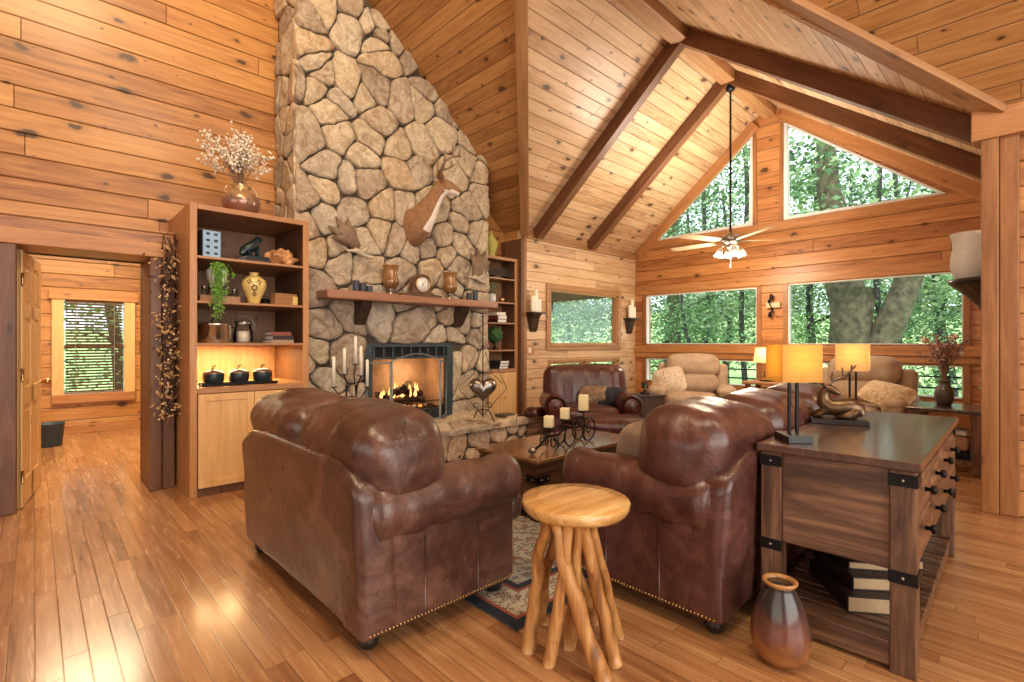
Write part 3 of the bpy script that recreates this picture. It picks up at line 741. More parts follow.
# ------------------------------------------------------------------ stone work
def clip(poly, a, b, c):            # keep a*x+b*y<=c
    out = []
    for i in range(len(poly)):
        p, q = poly[i], poly[(i+1) % len(poly)]
        dp, dq = a*p[0]+b*p[1]-c, a*q[0]+b*q[1]-c
        if dp <= 0: out.append(p)
        if (dp < 0 < dq) or (dq < 0 < dp):
            t = dp/(dp-dq); out.append((p[0]+(q[0]-p[0])*t, p[1]+(q[1]-p[1])*t))
    return out
def stones(g, u0, u1, v0, v1, size, mapf, depth=(.03, .07), hole=None, keep=None, seed=1, gap=.0065, sq=1.0):
    rnd = random.Random(seed); seeds = []; tries = 0
    area = (u1-u0)*(v1-v0); want = int(area/(size*size))
    while len(seeds) < want and tries < want*60:
        tries += 1; p = (rnd.uniform(u0, u1), rnd.uniform(v0, v1)); w = rnd.choice((.42, .6, .85, 1.1, 1.35))
        if all(math.hypot(p[0]-q[0], (p[1]-q[1])*sq) > size*.72*w for q in seeds): seeds.append(p)
    if hole: seeds = [p for p in seeds if not (hole[0] < p[0] < hole[1] and hole[2] < p[1] < hole[3])]
    for p in seeds:
        if keep and not keep(*p): continue
        if hole and hole[0] < p[0] < hole[1] and hole[2] < p[1] < hole[3]: continue
        poly = [(u0, v0), (u1, v0), (u1, v1), (u0, v1)]
        for q in seeds:
            if q is p or abs(q[0]-p[0]) > 1.2 or abs(q[1]-p[1]) > 1.2: continue
            dx, dy = q[0]-p[0], q[1]-p[1]; L = math.hypot(dx, dy)
            poly = clip(poly, dx/L, dy/L, (dx*(p[0]+q[0])/2+dy*(p[1]+q[1])/2)/L-gap)
            if len(poly) < 3: break
        if hole and len(poly) >= 3:
            xs = [a for a, b in poly]; ys = [b for a, b in poly]
            if max(xs) > hole[0] and min(xs) < hole[1] and max(ys) > hole[2] and min(ys) < hole[3]:
                opts = [(hole[0]-p[0], (1, 0, hole[0])), (p[0]-hole[1], (-1, 0, -hole[1])), (p[1]-hole[3], (0, -1, -hole[3])), (hole[2]-p[1], (0, 1, hole[2]))]
                best = max(opts, key=lambda o: o[0]); poly = clip(poly, *best[1])
        if len(poly) < 3: continue
        # subdivide + wobble + smooth corners
        pts = []
        for i in range(len(poly)):
            a, b = Vector((*poly[i], 0)), Vector((*poly[(i+1) % len(poly)], 0)); L = (b-a).length
            k = max(1, int(L/.05))
            for j in range(k): pts.append(a.lerp(b, j/k))
        for _ in range(1):
            pts = [(pts[i-1]+pts[i]*2+pts[(i+1) % len(pts)])/4 for i in range(len(pts))]
        pts = [q+Vector((noise.noise(q*8+V(seed, 0, 0)), noise.noise(q*8+V(0, 7, seed)), 0))*.022+Vector((noise.noise(q*26+V(seed, 3, 0)), noise.noise(q*26+V(5, 7, seed)), 0))*.009 for q in pts]
        c = sum(pts, V(0, 0, 0))/len(pts); h = rnd.uniform(*depth); tilt = (rnd.uniform(-.12, .12), rnd.uniform(-.12, .12))
        rings = []
        for sc_, hh in ((1.0, -.02), (.992, h*.72), (.965, h*.95), (.75, h), (.38, h*1.03)):
            ring = []
            for q in pts:
                d = q-c; r = c+d*sc_
                z = hh+(0 if sc_ > .999 else (d.x*tilt[0]+d.y*tilt[1])*.8 + noise.noise(r*7+V(0, 0, seed))*.022+noise.noise(r*21+V(0, 4, seed))*.010)
                ring.append(mapf(r.x, r.y, z))
            rings.append(ring)
        m = len(pts); vs = [p_ for r_ in rings for p_ in r_]; fs = []
        for a in range(len(rings)-1):
            for j in range(m): fs.append((a*m+j, a*m+(j+1) % m, (a+1)*m+(j+1) % m, (a+1)*m+j))
        vs.append(mapf(c.x, c.y, h*1.04+noise.noise(c*7)*.01)); ci = len(vs)-1
        for j in range(m): fs.append(((len(rings)-1)*m+j, (len(rings)-1)*m+(j+1) % m, ci))
        n0 = (Vector(vs[m])-Vector(vs[0]))
        # orientation check
        f0 = fs[-1]; A, B_, C_ = Vector(vs[f0[0]]), Vector(vs[f0[1]]), Vector(vs[f0[2]])
        out = Vector(mapf(c.x, c.y, 1))-Vector(mapf(c.x, c.y, 0))
        if (B_-A).cross(C_-A).dot(out) < 0: fs = [f[::-1] for f in fs]
        g.add(vs, fs, 'field_stone', True, None, rnd.random())
YF = 5.27; CX0, CX1 = 1.95, 4.50
FX0, FX1, FZ0, FZ1 = 2.69, 3.91, .385, 1.30
chim = thing('stone_fireplace', 'tall floor-to-ceiling fieldstone chimney and fireplace with raised stone hearth', 'fireplace', (0, 0, 0))
g = G()
zt = zg(CX0)
g.prism([(CX0, YF, 0), (FX0, YF, 0), (FX0, YF, zg(FX0)-.01), (CX0, YF, zg(CX0)-.01)], (0, YA-YF, 0), 'mortar')
g.prism([(FX1, YF, 0), (CX1, YF, 0), (CX1, YF, zg(CX1)-.01), (FX1, YF, zg(FX1)-.01)], (0, YA-YF, 0), 'mortar')
g.prism([(FX0, YF, FZ1), (FX1, YF, FZ1), (FX1, YF, zg(FX1)-.01), (FX0, YF, zg(FX0)-.01)], (0, YA-YF, 0), 'mortar')
g.boxr((FX0, YF, 0), (FX1, YA, FZ0), 'mortar')
stones(g, CX0-.03, CX1+.03, 0, 6.0, .32, lambda u, v, w: (u, YF-w, v), hole=(FX0, FX1, FZ0-.4, FZ1), keep=lambda u, v: v < zg(u)+.12, seed=5)
stones(g, YF-.03, YA, 2.50, 6.2, .27, lambda u, v, w: (CX0-w, u, v), (.02, .05), seed=8, sq=.5)
stones(g, YF-.02, YA, 0, 4.2, .24, lambda u, v, w: (CX1+w, u, v), (.01, .03), seed=9, sq=.6)
g.build('chimney', chim, tint=True)
HX0, HX1, HY0, HZ = 2.0, 4.42, 4.42, .385
g = G(); g.boxr((HX0, HY0, 0), (HX1, YF, HZ-.09), 'mortar')
stones(g, HX0, HX1, .0, HZ-.085, .19, lambda u, v, w: (u, HY0-w, v), (.01, .03), seed=12, gap=.007)
stones(g, HY0, YF, .0, HZ-.085, .18, lambda u, v, w: (HX1+w, u, v), (.01, .02), seed=13, gap=.007)
g.build('hearth_base', chim, tint=True)
g = G(); g.boxr((HX0-.0, HY0-.02, HZ-.09), (HX1+.02, YF, HZ-.05), 'mortar')
stones(g, HX0-.02, HX1+.05, HY0-.06, YF, .40, lambda u, v, w: (u, v, HZ-.055+w), (.035, .045), seed=21, gap=.006)
stones(g, HX0-.02, HX1+.05, HZ-.09, HZ-.02, .30, lambda u, v, w: (u, HY0-.03-w, v), (.015, .03), seed=22, gap=.005)
g.build('hearth_slab', chim, tint=True)
# mantel
mt = thing('mantel_shelf', 'long rough brown wooden mantel beam across the stone chimney on two corbels', 'mantel', (0, 0, 0))
g = G(); g.rbox((2.31, .31, .085), .012, 'mantel_wood', c=(3.285, 5.085, 1.800), seg=2, mid=6, nz=.006, nsc=5); g.build('shelf_board', mt)
for x in (2.62, 3.98):
    g = G(); g.prism([(x-.06, YF-.03, 1.758), (x-.06, YF-.24, 1.758), (x-.06, YF-.22, 1.70), (x-.06, YF-.09, 1.53), (x-.06, YF-.03, 1.50)], (.12, 0, 0), 'dark_wood'); g.build('corbel', mt)
# firebox insert
fi = thing('fireplace_insert', 'black metal gas fireplace insert with glowing logs in the stone chimney', 'fireplace insert', (0, 0, 0))
g = G()
g.box((FX0, YF-.05, FZ0), (FX0+.09, YF+.03, FZ1), 'insert_metal'); g.box((FX1-.09, YF-.05, FZ0), (FX1, YF+.03, FZ1), 'insert_metal')
g.box((FX0+.09, YF-.05, FZ1-.05), (FX1-.09, YF+.03, FZ1), 'insert_metal'); g.box((FX0+.09, YF-.05, FZ0), (FX1-.09, YF+.03, FZ0+.10), 'insert_metal')
g.box((FX0+.09, YF-.045, FZ1-.19), (FX1-.09, YF+.03, FZ1-.165), 'insert_metal')
for i in range(9):
    x = FX0+.12+i*(FX1-FX0-.24)/8; g.box((x-.012, YF-.03, FZ1-.165), (x+.012, YF, FZ1-.05), 'insert_metal')
g.boxr((FX0+.09, YF+.0, FZ1-.165), (FX1-.09, YF+.02, FZ1-.05), 'soot')
g.build('surround', fi)
g = G(); a, b, c, d = FX0+.09, FX1-.09, FZ0+.10, FZ1-.19
g.boxr((a, YF+.42, c), (b, YF+.44, d), 'firebrick'); g.boxr((a-.02, YF+.03, c), (a, YF+.44, d), 'firebrick'); g.boxr((b, YF+.03, c), (b+.02, YF+.44, d), 'firebrick')
g.boxr((a, YF+.03, c-.02), (b, YF+.44, c), 'soot'); g.boxr((a, YF+.03, d), (b, YF+.44, d+.02), 'soot'); g.build('firebox', fi)
g = G(); g.boxr((a, YF+.015, c), (b, YF+.02, d), 'fire_glass'); g.build('glass_pane', fi)
for i, (p0, p1, rr) in enumerate((((a+.18, YF+.22, c+.08), (b-.20, YF+.20, c+.10), .055), ((a+.22, YF+.30, c+.16), (b-.45, YF+.12, c+.22), .05), ((a+.5, YF+.12, c+.24), (b-.18, YF+.30, c+.16), .05), ((a+.25, YF+.12, c+.16), (a+.7, YF+.3, c+.3), .04))):
    g = G(); P0, P1 = Vector(p0), Vector(p1); g.tube([P0.lerp(P1, k/6)+V(0, 0, .015*math.sin(k*1.7+i)) for k in range(7)], [rr*(.85+.2*math.sin(k*2+i)) for k in range(7)], 'burnt_log', 9); g.build('gas_log', fi)
g = G(); rnd = random.Random(3)
for k in range(16):
    x = a+.25+k*(b-a-.5)/15; hgt = rnd.uniform(.06, .20) ; y = YF+.2+rnd.uniform(-.07, .07)
    g.lathe([(.001, 0), (.022, hgt*.2), (.018, hgt*.5), (.008, hgt*.8), (.001, hgt)], 'flame', (x, y, c+.14), 8)
g.build('flame', fi)
g = G()
for k in range(7): g.ball((a+.3+k*.085, YF+.09, c+.03), .024, 'ember' if k % 2 else 'white_ceramic', 8, (1.3, 1, .7))
g.build('ember', fi)
light('fire_glow_light', 'POINT', ((a+b)/2+.1, YF+.16, c+.42), 9, (1, .66, .36), radius=.06)
# fire screen
fs_ = thing('fire_screen', 'freestanding arched black iron fire screen standing before the fireplace opening', 'fire screen', (3.235, YF-.26, HZ-.012), 0)
def scr_panel(w, h, hc, M, parent):
    g = G(); n_ = 14
    top = [(-w/2+w*i/n_, 0, h+(hc-h)*math.sin(PI*i/n_)) for i in range(n_+1)]
    path = [(-w/2, 0, .02)]+top+[(w/2, 0, .02)]
    g.tube(path, .011, 'steel_frame', 6, M); g.tube([(-w/2, 0, .02), (w/2, 0, .02)], .011, 'steel_frame', 6, M)
    g.build('frame', parent)
    g = G()
    g.tube([(-w/2, 0, .24), (w/2, 0, .24)], .006, 'iron', 6, M)
    for s_ in (-1, 1):
        g.tube(spiral((s_*w*.28, 0, .13), .075, .015, 90 if s_ > 0 else 90, 90-s_*560, 26), .006, 'iron', 5, M)
        g.tube([(s_*w*.28, 0, .205), (s_*w*.12, 0, .19), (0, 0, .05)], .006, 'iron', 5, M)
    g.build('scroll_work', parent)
scr_panel(.66, .72, .80, Matrix.Identity(4), fs_)
scr_panel(.26, .70, .70, Matrix.Translation((.44, .10, 0)) @ Matrix.Rotation(R(38), 4, 'Z'), fs_)
scr_panel(.26, .70, .70, Matrix.Translation((-.44, .10, 0)) @ Matrix.Rotation(R(-38), 4, 'Z'), fs_)

# ------------------------------------------------------------------ sofas
def nail_row(g, p0, p1, n_, r=.006):
    for i in range(n_):
        p = Vector(p0).lerp(Vector(p1), i/(n_-1)); g.ball(p, r, 'brass', 4)
def make_sofa(name, label, cat, loc, rz, W_, D_, seats, lm, hb=.80, pl=(.41, .37)):
    t = thing(name, label, cat, loc, rz)
    g = G(); g.rbox((D_-.06, W_-.10, .25), .03, lm, c=(D_/2-.01, 0, .205), mid=6, nz=.004); g.build('seat_base', t)
    g = G(); lean = lambda p: Vector((p.x-.04*(p.z+.3), p.y, p.z-(max(0, abs(p.y)-W_/2+.26)**2)*1.7*max(0, min(1, p.z*4))))
    g.rbox((.19, W_-.004, hb-.07), .05, lm, c=(.095, 0, (hb+.07)/2), mid=10, nz=.010, nsc=3.5, warp=lean); 
    for yy in (-W_*.17, W_*.17): pass
    g.build('backrest', t)
    for sg in (-1, 1):
        g = G(); y = sg*(W_/2-.105)
        g.rbox((D_-.07, .20, .46), .03, lm, c=((D_-.07)/2+.004, y, .30), mid=6, nz=.004)
        L = D_-.07; k = 16; pts = []; rad = []
        for i in range(k+1):
            x = .07+(L-.07)*i/k; pts.append((x, y+sg*.012, .575+.006*math.sin(i*1.3)-.02*max(0, (.35-x)))); rad.append(.135+.004*math.sin(i*2.1))
        pts = [(pts[0][0]-.02, pts[0][1], pts[0][2])]+pts+[(L+.018, y+sg*.012, .575), (L+.026, y+sg*.012, .575)]; rad = [.09]+rad+[.122, .085]
        g.tube(pts, rad, lm, 28)
        o = g.build('armrest', t)
        g = G()
        nail_row(g, (.04, sg*(W_/2-.003), .095), (D_-.09, sg*(W_/2-.003), .095), 46)
        if sg: nail_row(g, (D_-.068, y-.09, .10), (D_-.068, y+.09, .10), 9)
        g.build('nailhead_trim', o)
    for s_ in (-.33, .33): g = G(); g.tube([(.008, W_*s_, .10), (-.004, W_*s_, .45), (-.018, W_*s_, hb-.06)], .004, lm, 6); g.build('back_seam', t)
    for x in (D_*.33, D_*.66):
        for sg in (-1, 1): g = G(); g.tube([(x, sg*(W_/2-.004), .09), (x, sg*(W_/2-.004), .44)], .005, lm, 6); g.build('side_seam', t)
    iw = (W_-.46)/seats
    for i in range(seats):
        y = -W_/2+.23+iw*(i+.5)
        g = G(); g.rbox((D_-.22, iw-.005, .20), .06, lm, c=((D_-.20)/2+.25-.05, y, .42), puff=.025, mid=8, nz=.008, nsc=5)
        e0 = -iw/2+(.0 if i else -.17); e1 = iw/2+(.0 if i < seats-1 else .17)
        g.rbox((.17, e1-e0-.01, .19), .075, lm, c=(D_-.005, y+(e0+e1)/2, .415), puff=.012, mid=8, nz=.006, nsc=5); g.build('seat_cushion', t)
    bw = (W_-.10)/seats
    for i in range(seats):
        y = -W_/2+.05+bw*(i+.5)
        y += (.035 if i == seats-1 else (-.035 if i == 0 else 0)); M = rotM(0, -9, 0, (.238, y, .80))
        def crease(p):
            a = math.sin(p.y*26+p.x*9+i+noise.noise(p*6)*3)*.5+math.sin(p.y*47+p.z*7+noise.noise(p*9)*3)*.5
            e = min(1, max(0, (abs(p.y)/(bw/2)-.25)))
            return p+p.normalized()*a*.006*(1-e*.3)+V(0, 0, -.022*(abs(p.y)/(bw/2))**3)
        g = G(); g.rbox((pl[0], bw+.02, pl[1]), .115, lm, M, puff=.035, mid=16, seg=5, nz=.016, nsc=4.0, warp=crease)
        o = g.build('back_pillow', t)
    for x in (.08, D_-.14):
        for sg in (-1, 1):
            g = G(); g.lathe([(.03, 0), (.045, .015), (.05, .04), (.04, .075), (.04, .09)], 'black_wood', (x, sg*(W_/2-.10), 0), 14); g.build('leg', t)
    return t
make_sofa('loveseat', 'brown leather loveseat seen from behind with nailhead trim and puffy back pillows', 'sofa', (.955, 2.665, 0), 0, 1.56, .93, 2, 'leather_brown')
make_sofa('sofa', 'dark red-brown leather sofa with its back against the console table', 'sofa', (3.20, .935, 0), 90, 2.14, .92, 3, 'leather_red')
def throw_pillow(label, mat, loc, rot, w=.46, h=.42, th=.16):
    g = G(); g.rbox((th, w, h), .06, mat, rotM(*rot), puff=.04, mid=8, seg=3, nz=.01, warp=lambda p: Vector((p.x*(1-.55*max(abs(p.y)/(w/2), abs(p.z)/(h/2))**4), p.y*(1+.06*abs(p.z)/(h/2)), p.z*(1+.06*abs(p.y)/(w/2)))))
    o = g.build('throw_pillow', loc=loc); tag(o, label, 'pillow'); return o
throw_pillow('tan throw pillow standing in the corner of the red-brown leather sofa', 'tan_fabric', (2.50, 1.42, .685), (0, -20, 52), .46, .36, .10)

# ------------------------------------------------------------------ burgundy armchair and ottoman
t = thing('armchair', 'burgundy leather rolled-arm armchair with a pleated back by the side window', 'armchair', (5.27, 4.10, 0), -132)
lm = 'leather_burgundy'
def pleat(p):
    k = math.sin(p.y*62)*.5+math.sin(p.y*27)*.5
    return Vector((p.x+k*.014*(1 if p.x > 0 else .3)*max(0, min(1, .6+p.z)), p.y, p.z))
g = G(); g.rbox((.30, 1.08, .62), .11, lm, rotM(0, -13, 0, (-.24, 0, .675)), puff=.03, mid=26, seg=4, warp=pleat); g.build('backrest', t)
g = G(); g.rbox((.74, .80, .22), .05, lm, c=(.08, 0, .20), mid=6, nz=.005); g.build('seat_base', t)
g = G(); g.rbox((.66, .66, .20), .07, lm, c=(.14, 0, .39), puff=.03, mid=8, nz=.01); g.build('seat_cushion', t)
for sg in (-1, 1):
    g = G(); y = sg*.46
    g.rbox((.74, .16, .42), .04, lm, c=(.07, y, .27), mid=6)
    pts = [(-.30, y, .50)]+[(-.28+.70*i/12, y+sg*.01, .52) for i in range(13)]+[(.445, y+sg*.01, .52)]
    g.tube(pts, [.09]+[.145]*13+[.12], lm, 24); o = g.build('armrest', t)
    g = G(); g.lathe([(.085, -.01), (.10, 0), (.09, .012), (.0001, .018)], lm, M=Matrix.Translation((.44, y+sg*.01, .52)) @ Matrix.Rotation(R(90), 4, 'Y'), n=22); g.build('arm_front_panel', o)
for x in (-.25, .38):
    for sg in (-1, 1): g = G(); g.lathe([(.025, 0), (.035, .05), (.035, .10)], 'black_wood', (x, sg*.40, 0), 12); g.build('leg', t)
t = thing('ottoman', 'low burgundy leather ottoman pushed up in front of the burgundy armchair', 'ottoman', (4.86, 3.42, 0), -132)
g = G(); g.rbox((.54, .74, .20), .08, lm, c=(0, 0, .34), puff=.035, mid=10, nz=.012, warp=pleat); g.build('cushion', t)
g = G(); g.rbox((.48, .68, .20), .04, lm, c=(0, 0, .18), mid=6); g.build('base', t)
for x in (-.18, .18):
    for sg in (-1, 1): g = G(); g.lathe([(.025, 0), (.035, .05), (.035, .10)], 'black_wood', (x, sg*.27, 0), 12); g.build('leg', t)
ca, sa = math.cos(R(-132)), math.sin(R(-132))
def onchair(x, y, z): return (5.27+ca*x-sa*y, 4.10+sa*x+ca*y, z)
throw_pillow('small brown patterned pillow half under a black throw on the burgundy armchair', 'dark_print', onchair(.02, .10, .60), (0, -25, -120), .36, .24, .12)
g = G(); p_ = []
g.rbox((.20, .40, .24), .08, 'dark_throw', c=(0, 0, 0), mid=12, nz=.05, nsc=7); o = g.build('throw_blanket', loc=onchair(-.02, .27, .585), rz=R(-120)); tag(o, 'black throw blanket bunched on the seat of the burgundy armchair', 'blanket')

# ------------------------------------------------------------------ beige recliners
def make_recliner(label, loc, rz, W_=1.22):
    t = thing('recliner', label, 'recliner', loc, rz, None); lm = 'suede_beige'
    iw = W_-.50
    g = G(); g.rbox((.80, W_-.10, .40), .05, lm, c=(.02, 0, .25), mid=6, nz=.004); g.build('base', t)
    g = G(); g.rbox((.66, iw, .20), .08, lm, c=(.16, 0, .43), puff=.03, mid=8, nz=.008); g.rbox((.12, iw, .24), .05, lm, c=(.44, 0, .30), puff=.02, mid=8); g.build('seat_cushion', t)
    g = G(); g.rbox((.12, iw-.02, .17), .05, lm, c=(.43, 0, .12), mid=6); g.build('footrest', t)
    g = G(); M = rotM(0, -14, 0, (-.20, 0, .66))
    g.rbox((.24, iw, .30), .09, lm, M, puff=.03, mid=8, nz=.008); g.build('lumbar_cushion', t)
    g = G(); M = rotM(0, -14, 0, (-.28, 0, .93)); g.rbox((.26, iw+.04, .36), .11, lm, M, puff=.03, mid=8, nz=.008, seg=4); g.build('headrest', t)
    g = G(); g.rbox((.20, W_-.14, .62), .07, lm, rotM(0, -14, 0, (-.38, 0, .66)), mid=8); g.build('backrest', t)
    for sg in (-1, 1):
        g = G(); g.rbox((.86, .22, .54), .05, lm, c=(.08, sg*(W_/2-.12), .33), mid=8, nz=.005)
        g.rbox((.80, .25, .13), .06, lm, c=(.10, sg*(W_/2-.12), .58), puff=.015, mid=8, nz=.006); g.build('armrest', t)
    for x in (-.25, .36):
        for sg in (-1, 1): g = G(); g.lathe([(.03, 0), (.03, .06)], 'black_wood', (x, sg*(W_/2-.15), 0), 12); g.build('leg', t)
    return t
make_recliner('wide beige recliner with a patterned pillow in front of the left gable windows', (7.38, 3.72, 0), -154)
make_recliner('beige recliner behind the table lamps under the right gable window', (7.62, 1.62, 0), 176)
throw_pillow('square cream patterned pillow leaning on the arm of the wide beige recliner', 'pillow_print', (7.26, 4.04, .70), (18, -28, -160), .42, .40, .10)
throw_pillow('cream and ochre striped pillow on the recliner behind the lamps', 'pillow_stripe', (7.30, 1.25, .70), (-24, -55, -170), .44, .34, .09)

# ------------------------------------------------------------------ rug, trunk table, stool
g = G(); g.rbox((2.74, 2.30, .012), .005, 'rug_pile', c=(0, 0, .006), seg=1, mid=1); o = g.build('area_rug', loc=(2.94, 2.77, 0)); tag(o, 'patterned oriental area rug with a dark blue border under the trunk table', 'rug')
t = thing('trunk_table', 'dark wooden trunk coffee table with iron straps between the sofas', 'coffee table', (3.23, 2.79, .0115))
g = G(); g.box((-.66, -.345, .425), (.66, .345, .455), 'trunk_top', bev=.008); g.box((-.64, -.325, .40), (.64, .325, .425), 'trunk_side'); g.build('table_top', t)
g = G(); g.box((-.625, -.31, .07), (.625, .31, .40), 'trunk_side', bev=.006)
for z in (.13, .37): 
    for s_ in (-1, 1): g.box((-.635, s_*.315-.008, z-.02), (.635, s_*.315+.008, z+.02), 'trunk_side')
g.build('chest', t)
for x in (-.58, .58):
    for y in (-.27, .27): g = G(); g.box((x-.04, y-.04, 0), (x+.04, y+.04, .07), 'dark_wood'); g.build('leg', t)
for sx in (-1, 1):
    for sy in (-1, 1):
        g = G(); g.box((sx*.634-.006, sy*.34-sy*.14, .28), (sx*.634+.006, sy*.33, .33), 'iron'); g.box((sx*.64-sx*.14, sy*.326-.004, .28), (sx*.64, sy*.326+.004, .33), 'iron')
        for dx in (.04, .11): g.ball((sx*(.64-dx), sy*.332, .305), .009, 'pewter', 6); g.ball((sx*.642, sy*(.32-dx), .305), .009, 'pewter', 6)
        g.build('corner_strap', t)
g = G(); g.box((-.645, -.05, .22), (-.627, .05, .36), 'iron'); g.build('latch', t)

st = thing('log_stool', 'round slab-topped accent table on a cluster of crooked branch legs', 'side table', (1.635, 1.335, 0))
g = G(); k = 48; prof = [(.0001, .604), (.15, .604), (.212, .606), (.222, .622), (.225, .644), (.219, .653), (.15, .655), (.0001, .656)]
vs = []; fs = []
for r, z in prof:
    for j in range(k):
        a_ = 2*PI*j/k; w = 1+.035*noise.noise(V(math.cos(a_)*1.4, math.sin(a_)*1.4, 2))+.012*noise.noise(V(math.cos(a_)*6, math.sin(a_)*6, 5)); vs.append((r*w*math.cos(a_), r*w*math.sin(a_), z))
for i in range(len(prof)-1):
    for j in range(k): fs.append((i*k+j, i*k+(j+1) % k, (i+1)*k+(j+1) % k, (i+1)*k+j))
g.add(vs, fs, 'stool_top'); g.build('table_top', st)
def wpt(u, v, z):      # floor plan point seen at a pixel, for reading positions off the survey of the place
    d = (u-512)/502; tt = (z-1.3)/((343-v)/502); c_, s_ = .6892, .7246
    return V((c_+s_*d)*tt, (s_-c_*d)*tt, z)
legs = [((534, 524), (530, 650), .017, .023), ((556, 520), (605, 680), .020, .026), ((570, 522), (550, 664), .016, .020), ((585, 520), (616, 664), .018, .024), ((592, 520), (620, 636), .015, .019),
        ((578, 520), (570, 646), .016, .023), ((566, 518), (545, 622), .014, .019), ((560, 520), (596, 622), .014, .019)]
o0 = Vector((1.645, 1.335, 0))
for i, (tp, bt, r0, r1) in enumerate(legs):
    A = wpt(*tp, .60)-o0; B_ = wpt(*bt, .0)-o0; A.z = .608
    if A.xy.length > .17: A.x *= .17/A.xy.length; A.y *= .17/A.xy.length if A.xy.length > .17 else 1
    rnd = random.Random(i+2); bow = V(rnd.uniform(-.02, .02), rnd.uniform(-.02, .02), 0)
    pts = []; rad = []
    for q in range(13):
        f = q/12; p = A.lerp(B_, f)+bow*math.sin(PI*f)*1.6+V(noise.noise(V(f*5, i, 0)), noise.noise(V(f*5, i, 9)), 0)*.012
        p.z = max(p.z, 0.0); pts.append(p); rad.append(1.32*(r0+(r1-r0)*f)*(1+.14*noise.noise(V(f*9, i, 3))))
    g = G(); g.tube(pts, rad, 'stool_leg', 10); g.build('leg', st)

# candle holder on the trunk table
ch = thing('candle_holder', 'wrought iron scroll and wheel centrepiece holding three square candles', 'candle holder', (3.14, 2.66, .0115+.455), 6)
g = G(); wy = .05
def ring(c, r, n_=22, rr=.007): g.tube(arc(c, r, 0, 360, n_)[:-1], rr, 'iron', 6, closed=True)
for y in (-wy, wy):
    ring((.26, y, .105), .098); ring((.26, y, .105), .03, 12, .005)
    ring((-.02, y, .085), .078)
    g.tube(spiral((-.24, y, .07), .063, .02, -60, 500, 28), .006, 'iron', 6)
g.tube([(-.44, 0, .03), (-.36, 0, .05), (-.26, 0, .11), (-.12, 0, .10), (.0, 0, .16), (.12, 0, .13), (.26, 0, .20)], .010, 'iron', 8)
g.ball((-.45, 0, .03), .028, 'pewter', 8, (1, 1.3, 1))
for x, z in ((-.24, .13), (-.02, .17), (.26, .21)):
    g.tube([(x, -wy, z-.02), (x, wy, z-.02)], .006, 'iron', 6); g.tube([(x, 0, z-.03), (x, 0, z+.035)], .006, 'iron', 6); g.lathe([(.045, 0), (.052, .008), (.045, .012)], 'iron', (x, 0, z+.035), 14)
for a_ in range(6): g.tube([(.26, 0, .105), (.26+.098*math.cos(a_*PI/3), -wy, .105+.098*math.sin(a_*PI/3))], .003, 'iron', 5)
g.build('scroll_frame', ch)
hz = .0115+.455
cc, ss = math.cos(R(6)), math.sin(R(6))
for (x, z, s_, h, lb) in ((-.24, .13, .072, .09, 'shortest candle, on the low front arm of the iron scroll holder'), (-.02, .17, .072, .09, 'middle candle of the iron scroll holder on the trunk table'), (.26, .21, .080, .135, 'tallest candle, above the big wheel of the iron scroll holder')):
    g = G(); g.rbox((s_, s_, h), .008, 'candle_wax', c=(0, 0, h/2), seg=2, mid=2); g.tube([(0, 0, h), (.003, 0, h+.012)], .0015, 'soot', 4)
    o = g.build('pillar_candle', loc=(3.14+cc*x, 2.66+ss*x, hz+z+.047), rz=R(30)); tag(o, lb, 'candle', None)

# ------------------------------------------------------------------ console table and what stands on it
CL, CW, CH = 1.66, .565, .84
ct = thing('console_table', 'rustic dark console table with black-knobbed drawers and a slatted bottom shelf', 'console table', (3.27, .625, 0), 1.2)
g = G(); g.box((-CL/2-.02, -CW/2-.015, CH-.035), (CL/2+.02, CW/2+.015, CH), 'table_top', bev=.006); g.build('table_top', ct)
lg = .085
for sx in (-1, 1):
    for sy in (-1, 1):
        g = G(); x = sx*(CL/2-lg/2); y = sy*(CW/2-lg/2); g.box((x-lg/2, y-lg/2, 0), (x+lg/2, y+lg/2, CH-.035), 'walnut_z', bev=.005); o = g.build('leg', ct)
        for z in (.765, .385):
            g = G(); g.box((x+sx*lg/2-.002*sx, y-lg/2-.004, z-.024), (x+sx*lg/2+.005*sx, y+lg/2+.004, z+.024), 'iron', bev=.001)
            g.box((x-lg/2-.004, y+sy*lg/2-.001*sy, z-.024), (x+lg/2+.004, y+sy*lg/2+.005*sy, z+.024), 'iron', bev=.001)
            g.ball((x+sx*(lg/2+.005), y, z), .007, 'pewter', 6); g.build('iron_bracket', o)
for sx in (-1, 1):
    g = G(); x = sx*(CL/2-.03)
    g.box((x-.012, -CW/2+lg, .40), (x+.012, CW/2-lg, CH-.035), 'walnut_y'); g.build('end_panel', ct)
    g = G(); g.box((x-.02, -CW/2+lg, .02), (x+.02, CW/2-lg, .10), 'walnut_y'); g.build('end_rail', ct)
g = G(); g.box((-CL/2+lg, CW/2-.045, .40), (CL/2-lg, CW/2-.025, CH-.035), 'walnut_x'); g.build('back_panel', ct)
g = G(); g.box((-CL/2+lg, -CW/2+.02, .40), (CL/2-lg, CW/2-.045, .43), 'walnut_x'); g.box((-CL/2+lg, -CW/2+.012, .40), (CL/2-lg, -CW/2+.04, .44), 'walnut_x'); g.box((-CL/2+lg, -CW/2+.012, CH-.07), (CL/2-lg, -CW/2+.04, CH-.035), 'walnut_x'); g.build('drawer_frame', ct)
nc = 4; cw = (CL-2*lg)/nc
